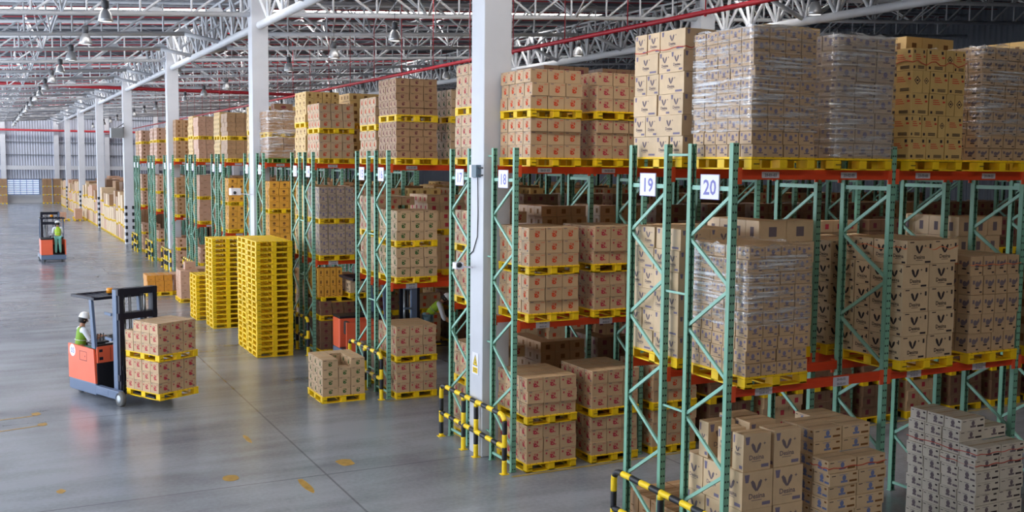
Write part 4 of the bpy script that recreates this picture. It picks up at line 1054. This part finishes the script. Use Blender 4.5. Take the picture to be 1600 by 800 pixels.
# ------------------------------------------------------------------ reach trucks
def truck(loc,rz_,label,number=True,seat=True,mast_raise=0,reach=0.0):
    """x forward (forks), y left; origin under the body's front face"""
    r=empty('reach_truck',loc,rz_); tag(r,label,'forklift','orange reach trucks')
    O,Bk,Bl=M['orange_truck'],M['black'],M['truck_blue']
    # chassis
    mb=MB(); mb.prism([(-1.2,.12),(-1.2,.36),(0,.36),(0,.1),(-1.1,.1)],1.2,0,Matrix.Translation((0,-.6,0))); mb.build('chassis',Bl,r,bevel=.02)
    # right side panel (operator side), tapering to the top
    mb=MB(); mb.prism([(-1.2,.36),(-1.2,1.14),(-.06,1.12),(.0,.36)],.05,0,Matrix.Translation((0,-.605,0)))
    F=Face(mb,(-1.2,-.605,0),(1,0,0),(0,0,1),(0,-1,0),.002)
    if number: F.ell(.2,1.0,.13,.14,1,20); F.text('05',.2,1.0,.12,2,bold=True)
    for a in ((.52,.82,.84,.83),(.52,1.02,.84,1.03),(.52,.82,.53,1.03),(.83,.82,.84,1.03)): F.rect(*a,3)
    F.ell(.76,.92,.015,.02,3,6)
    mb.build('side_panel',[O,M['plate'],M['sign_ink'],M['mast_dark']],r)
    # battery / drive housing on the left
    mb=MB(); mb.box(-1.2,.02,.36,-.02,.6,1.16); mb.build('drive_housing',O,r,bevel=.03)
    mb=MB(); mb.box(-1.2,.02,1.16,-.02,.6,1.22); mb.box(-.4,-.56,1.16,-.02,.02,1.22); mb.build('top_deck',Bk,r,bevel=.015)
    mb=MB(); mb.box(-.3,-.3,1.222,-.06,.0,1.232); mb.build('document_board',M['plate'],r)
    # front wall towards the mast
    mb=MB(); mb.box(-.02,-.56,.82,.03,.6,1.18,0)
    F=Face(mb,(.03,-.56,0),(0,1,0),(0,0,1),(1,0,0),.002)
    for k in range(5): F.rect(.55,.94+k*.035,.95,.952+k*.035,1)
    F.rect(.04,1.06,.12,1.12,2); F.rect(.04,.88,.13,.95,2); F.rect(.3,.86,.31,1.14,2)
    mb.build('front_panel',[O,M['pink'],M['mast_dark']],r)
    mb=MB(); mb.box(-.02,-.56,.2,.02,.6,.82,0); F=Face(mb,(.02,-.56,0),(0,1,0),(0,0,1),(1,0,0),.002)
    F.text('2TBT',.72,.62,.08,1); F.text('KO17',.72,.5,.09,1,sx=1.3); mb.build('battery_cover',[M['black'],M['plate']],r)
    # operator compartment floor, seat, console, levers
    mb=MB(); mb.box(-1.18,-.55,.36,-.02,.02,.4); mb.build('step_plate',Bk,r)
    mb=MB(); (seat and mb.box(-1.02,-.5,.72,-.62,-.08,.84)) ; seat and (mb.box(-1.12,-.5,.76,-1.02,-.08,1.12), mb.box(-.95,-.42,.4,-.7,-.16,.72)); (seat and mb.build('seat',M['shoe'],r,bevel=.03))
    mb=MB(); mb.box(-.45,-.5,1.2,-.1,-.2,1.27); mb.build('console',Bk,r,bevel=.02)
    for k in range(3):
        mb=MB(); mb.tube([(-.2,-.44+k*.07,1.26),(-.17,-.44+k*.07,1.42)],.01,6); mb.lathe([(.0,-.02),(.02,0),(.0,.025)],8,0,Matrix.Translation((-.17,-.44+k*.07,1.43))); mb.build('control_lever',Bk,r)
    mb=MB(); c=Vector((-.42,.1,1.3)); mb.tube([c+Vector((.13*math.cos(t),.13*math.sin(t),0)) for t in [2*PI*i/16 for i in range(17)]],.014,6,cap=False); mb.tube([c+Vector((0,0,-.1)),c],.03,8); mb.bar(c+Vector((-.13,0,0)),c+Vector((.13,0,0)),.02,.015); mb.build('steering_wheel',Bk,r)
    # overhead guard
    mb=MB(); H=2.22
    for (x,y) in ((-.12,-.57),): mb.prism([(-.14,1.15),(0.0,1.15),(-.12,H),(-.22,H)],.06,0,Matrix.Translation((0,-.6,0)))
    mb.prism([(-.14,1.15),(0.0,1.15),(-.12,H),(-.22,H)],.06,0,Matrix.Translation((0,.54,0)))
    mb.build('guard_post',Bl,r)
    mb=MB(); mb.box(-1.0,-.6,H,-.02,-.53,H+.06,0); mb.box(-1.0,.53,H,-.02,.6,H+.06,0); mb.box(-1.02,-.6,H,-.95,.6,H+.06,0); mb.box(-.08,-.6,H,0,.6,H+.06,0)
    for k in range(7): mb.box(-.95,-.47+k*.15,H+.01,-.05,-.44+k*.15,H+.05,0)
    mb.build('overhead_guard',M['mast_dark'],r)
    mb=MB(); mb.box(-.5,-.1,H+.055,-.3,.1,H+.085); mb.build('beacon_base',Bk,r)
    mb=MB(); mb.lathe([(.075,0),(.075,.08),(.06,.11),(.0,.115)],12,0,Matrix.Translation((-.4,0,H+.085))); mb.build('beacon',M['beacon'],r)
    # reach legs and wheels
    for s in (-1,1):
        mb=MB(); y0=s*.55; mb.box(0,y0-.06,.14,.98,y0+.06,.33); mb.box(.05,y0-.065,.18,.55,y0+.065,.29); mb.build('reach_leg',Bl,r,bevel=.01)
        for (nm,x,rad,yy,w) in (('front_wheel',.98,.165,s*.56,.1),('rear_wheel',-.98,.12,s*.42,.1)):
            mb=MB(); T=Matrix.Translation((x,yy-w/2,rad))@Matrix.Rotation(-PI/2,4,'X')
            mb.lathe([(.0,0),(rad*.8,0),(rad,.012),(rad,w-.012),(rad*.8,w),(.0,w)],20,0,T)
            w_=mb.build(nm,M['rubber'],r)
            mb=MB(); mb.lathe([(.0,-.006),(rad*.5,-.006),(rad*.55,.0),(rad*.55,w),(rad*.5,w+.006),(.0,w+.006)],14,0,T); mb.build('hub',M['galv'],w_)
    # mast (three nested channels), carriage, forks
    xm=.62+reach; Hm=2.5+mast_raise
    for s in (-1,1):
        mb=MB(); mb.box(xm-.06,s*.43-.045,.12,xm+.1,s*.43+.045,Hm); mb.build('outer_mast_rail',Bl if s<0 else M['mast_dark'],r)
        mb=MB(); mb.box(xm+.1,s*.40-.05,.14,xm+.19,s*.40+.05,Hm+.03); mb.build('inner_mast_rail',M['mast_dark'],r)
        mb=MB(); mb.tube([(xm+.02,s*.25,.2),(xm+.02,s*.25,1.9)],.04,8,0); mb.tube([(xm+.02,s*.25,1.9),(xm+.02,s*.25,2.35)],.025,8); mb.build('lift_cylinder',M['galv'],r)
        mb=MB(); mb.tube([(xm+.08,s*.12,.3),(xm+.08,s*.12,Hm-.1)],.012,5); mb.tube([(xm+.08,s*.16,.3),(xm+.08,s*.16,Hm-.1)],.012,5); mb.build('hose',Bk,r)
    for z in (.5,1.85,Hm-.12):
        mb=MB(); mb.box(xm-.05,-.47,z,xm+.17,.47,z+.14); mb.build('cross_member',M['mast_dark'],r)
    mb=MB(); mb.box(xm+.19,-.42,.3,xm+.23,.42,.42); mb.box(xm+.19,-.42,.75,xm+.23,.42,.85); 
    for k in range(5): mb.box(xm+.19,-.4+k*.19,.42,xm+.22,-.37+k*.19,1.15)
    mb.build('fork_carriage',Bk,r)
    for s in (-1,1):
        mb=MB(); mb.box(xm+.23,s*.27-.05,.27,xm+.27,s*.27+.05,.85); mb.box(xm+.23,s*.27-.05,.27,xm+1.3,s*.27+.05,.305); mb.build('fork',M['mast_dark'],r)
    for (z) in (1.95,1.4):
        mb=MB(); mb.bar((xm-.06,-.5,z),(xm-.3,-.52,z+.02),.03,.06); mb.build('mirror_bracket',Bl,r)
    return r
H1=math.radians(-67)
t1=truck((-5.33,24.5,0),H1,'orange reach truck carrying two layers of cartons on the open floor')
fr=Matrix.Translation((-5.33,24.5,0))@Matrix.Rotation(H1,4,'Z')
# its driver sits across the truck
p=fr@Vector((-1.02,-.42,.38)); person((p.x,p.y,.5),H1+math.radians(78),sit,'seated driver in white helmet, white shirt and green vest on the near reach truck','vestgreen','trouser')
# carried load
LX,LY=.93,-.42
lf=fr@Matrix.Translation((LX+0.0,LY,0))@Matrix.Rotation(math.radians(5),4,'Z')
def carried():
    g='red-print cartons on the forks'; z=.24
    for q in range(2):
        # pallets turned so their short side faces the mast
        P=lf@Matrix.Translation((0,.0,0))
        o=pallet(.03,0,z,'yellow pallet carried on the forks of the reach truck, %s of two'%['lower','upper'][q],frame=P@Matrix.Translation((1.16,0,0))@Matrix.Rotation(PI/2,4,'Z')); z+=PALH
        for k in range(3):
            for i in range(4):
                for j in range(3):
                    top=(k==2 and q==1)
                    if q==1 and k==2 and i==0: continue
                    if not (j==0 or i==3 or top): continue
                    w,d=.285,.325
                    carton('cbird' if True else '',.01+i*w,.01+j*d,z+k*.225,w,d,.225,'crimson-bird carton on the forks, %s layer of %s pallet, %s from mast, %s across'%(ordn(k+1),['lower','upper'][q],ordn(i+1),ordn(j+1)),g,parent_frame=P)
        z+=3*.225
carried()
t2=truck((-4.88,59.7,0),math.radians(91),'orange reach truck seen from behind, far down the aisle',number=False,seat=False)
person((-4.62,58.75,.36),math.radians(92),{**stand},'standing driver in lime vest, white helmet and teal trousers on the far truck','vest','trouser')
t3=truck((1.55,26.3,0),0,'orange reach truck half hidden between racks 15 and 14',number=False,reach=.1)
person((3.0,26.6,.12),math.radians(-25),bend,'worker in lime vest and pale blue trousers bending beside racks 15 and 16','vest','trouserblue')
# cartons resting on the hidden truck side
# ------------------------------------------------------------------ light
w=bpy.data.worlds.new('World'); S.world=w; w.use_nodes=True; bg=w.node_tree.nodes['Background']; bg.inputs[0].default_value=(.82,.9,1.0,1); bg.inputs[1].default_value=4.1
S.view_settings.view_transform='Standard'; S.view_settings.look='None'; S.view_settings.exposure=0.0; S.view_settings.gamma=1; S.view_settings.use_curve_mapping=False
# ------------------------------------------------------------------ camera
cd=bpy.data.cameras.new('camera'); cam=bpy.data.objects.new('camera',cd); COL.objects.link(cam); S.camera=cam
f,yaw,pitch,roll=1614.15,27.0176,5.0803,.5594
y_,p_,r_=[math.radians(a) for a in (yaw,pitch,roll)]
fw=Vector((math.sin(y_)*math.cos(p_),math.cos(y_)*math.cos(p_),-math.sin(p_))); rt=Vector((math.cos(y_),-math.sin(y_),0)); up=rt.cross(fw)
c_,s_=math.cos(r_),math.sin(r_); R2=rt*c_+up*s_; U2=up*c_-rt*s_
cam.matrix_world=Matrix(((R2.x,U2.x,-fw.x,-7.933),(R2.y,U2.y,-fw.y,0),(R2.z,U2.z,-fw.z,5.3),(0,0,0,1)))
cd.sensor_width=36; cd.lens=f/1600*36; cd.clip_end=400; cd.clip_start=.1
print('cartons',NC,'pallets',NP)
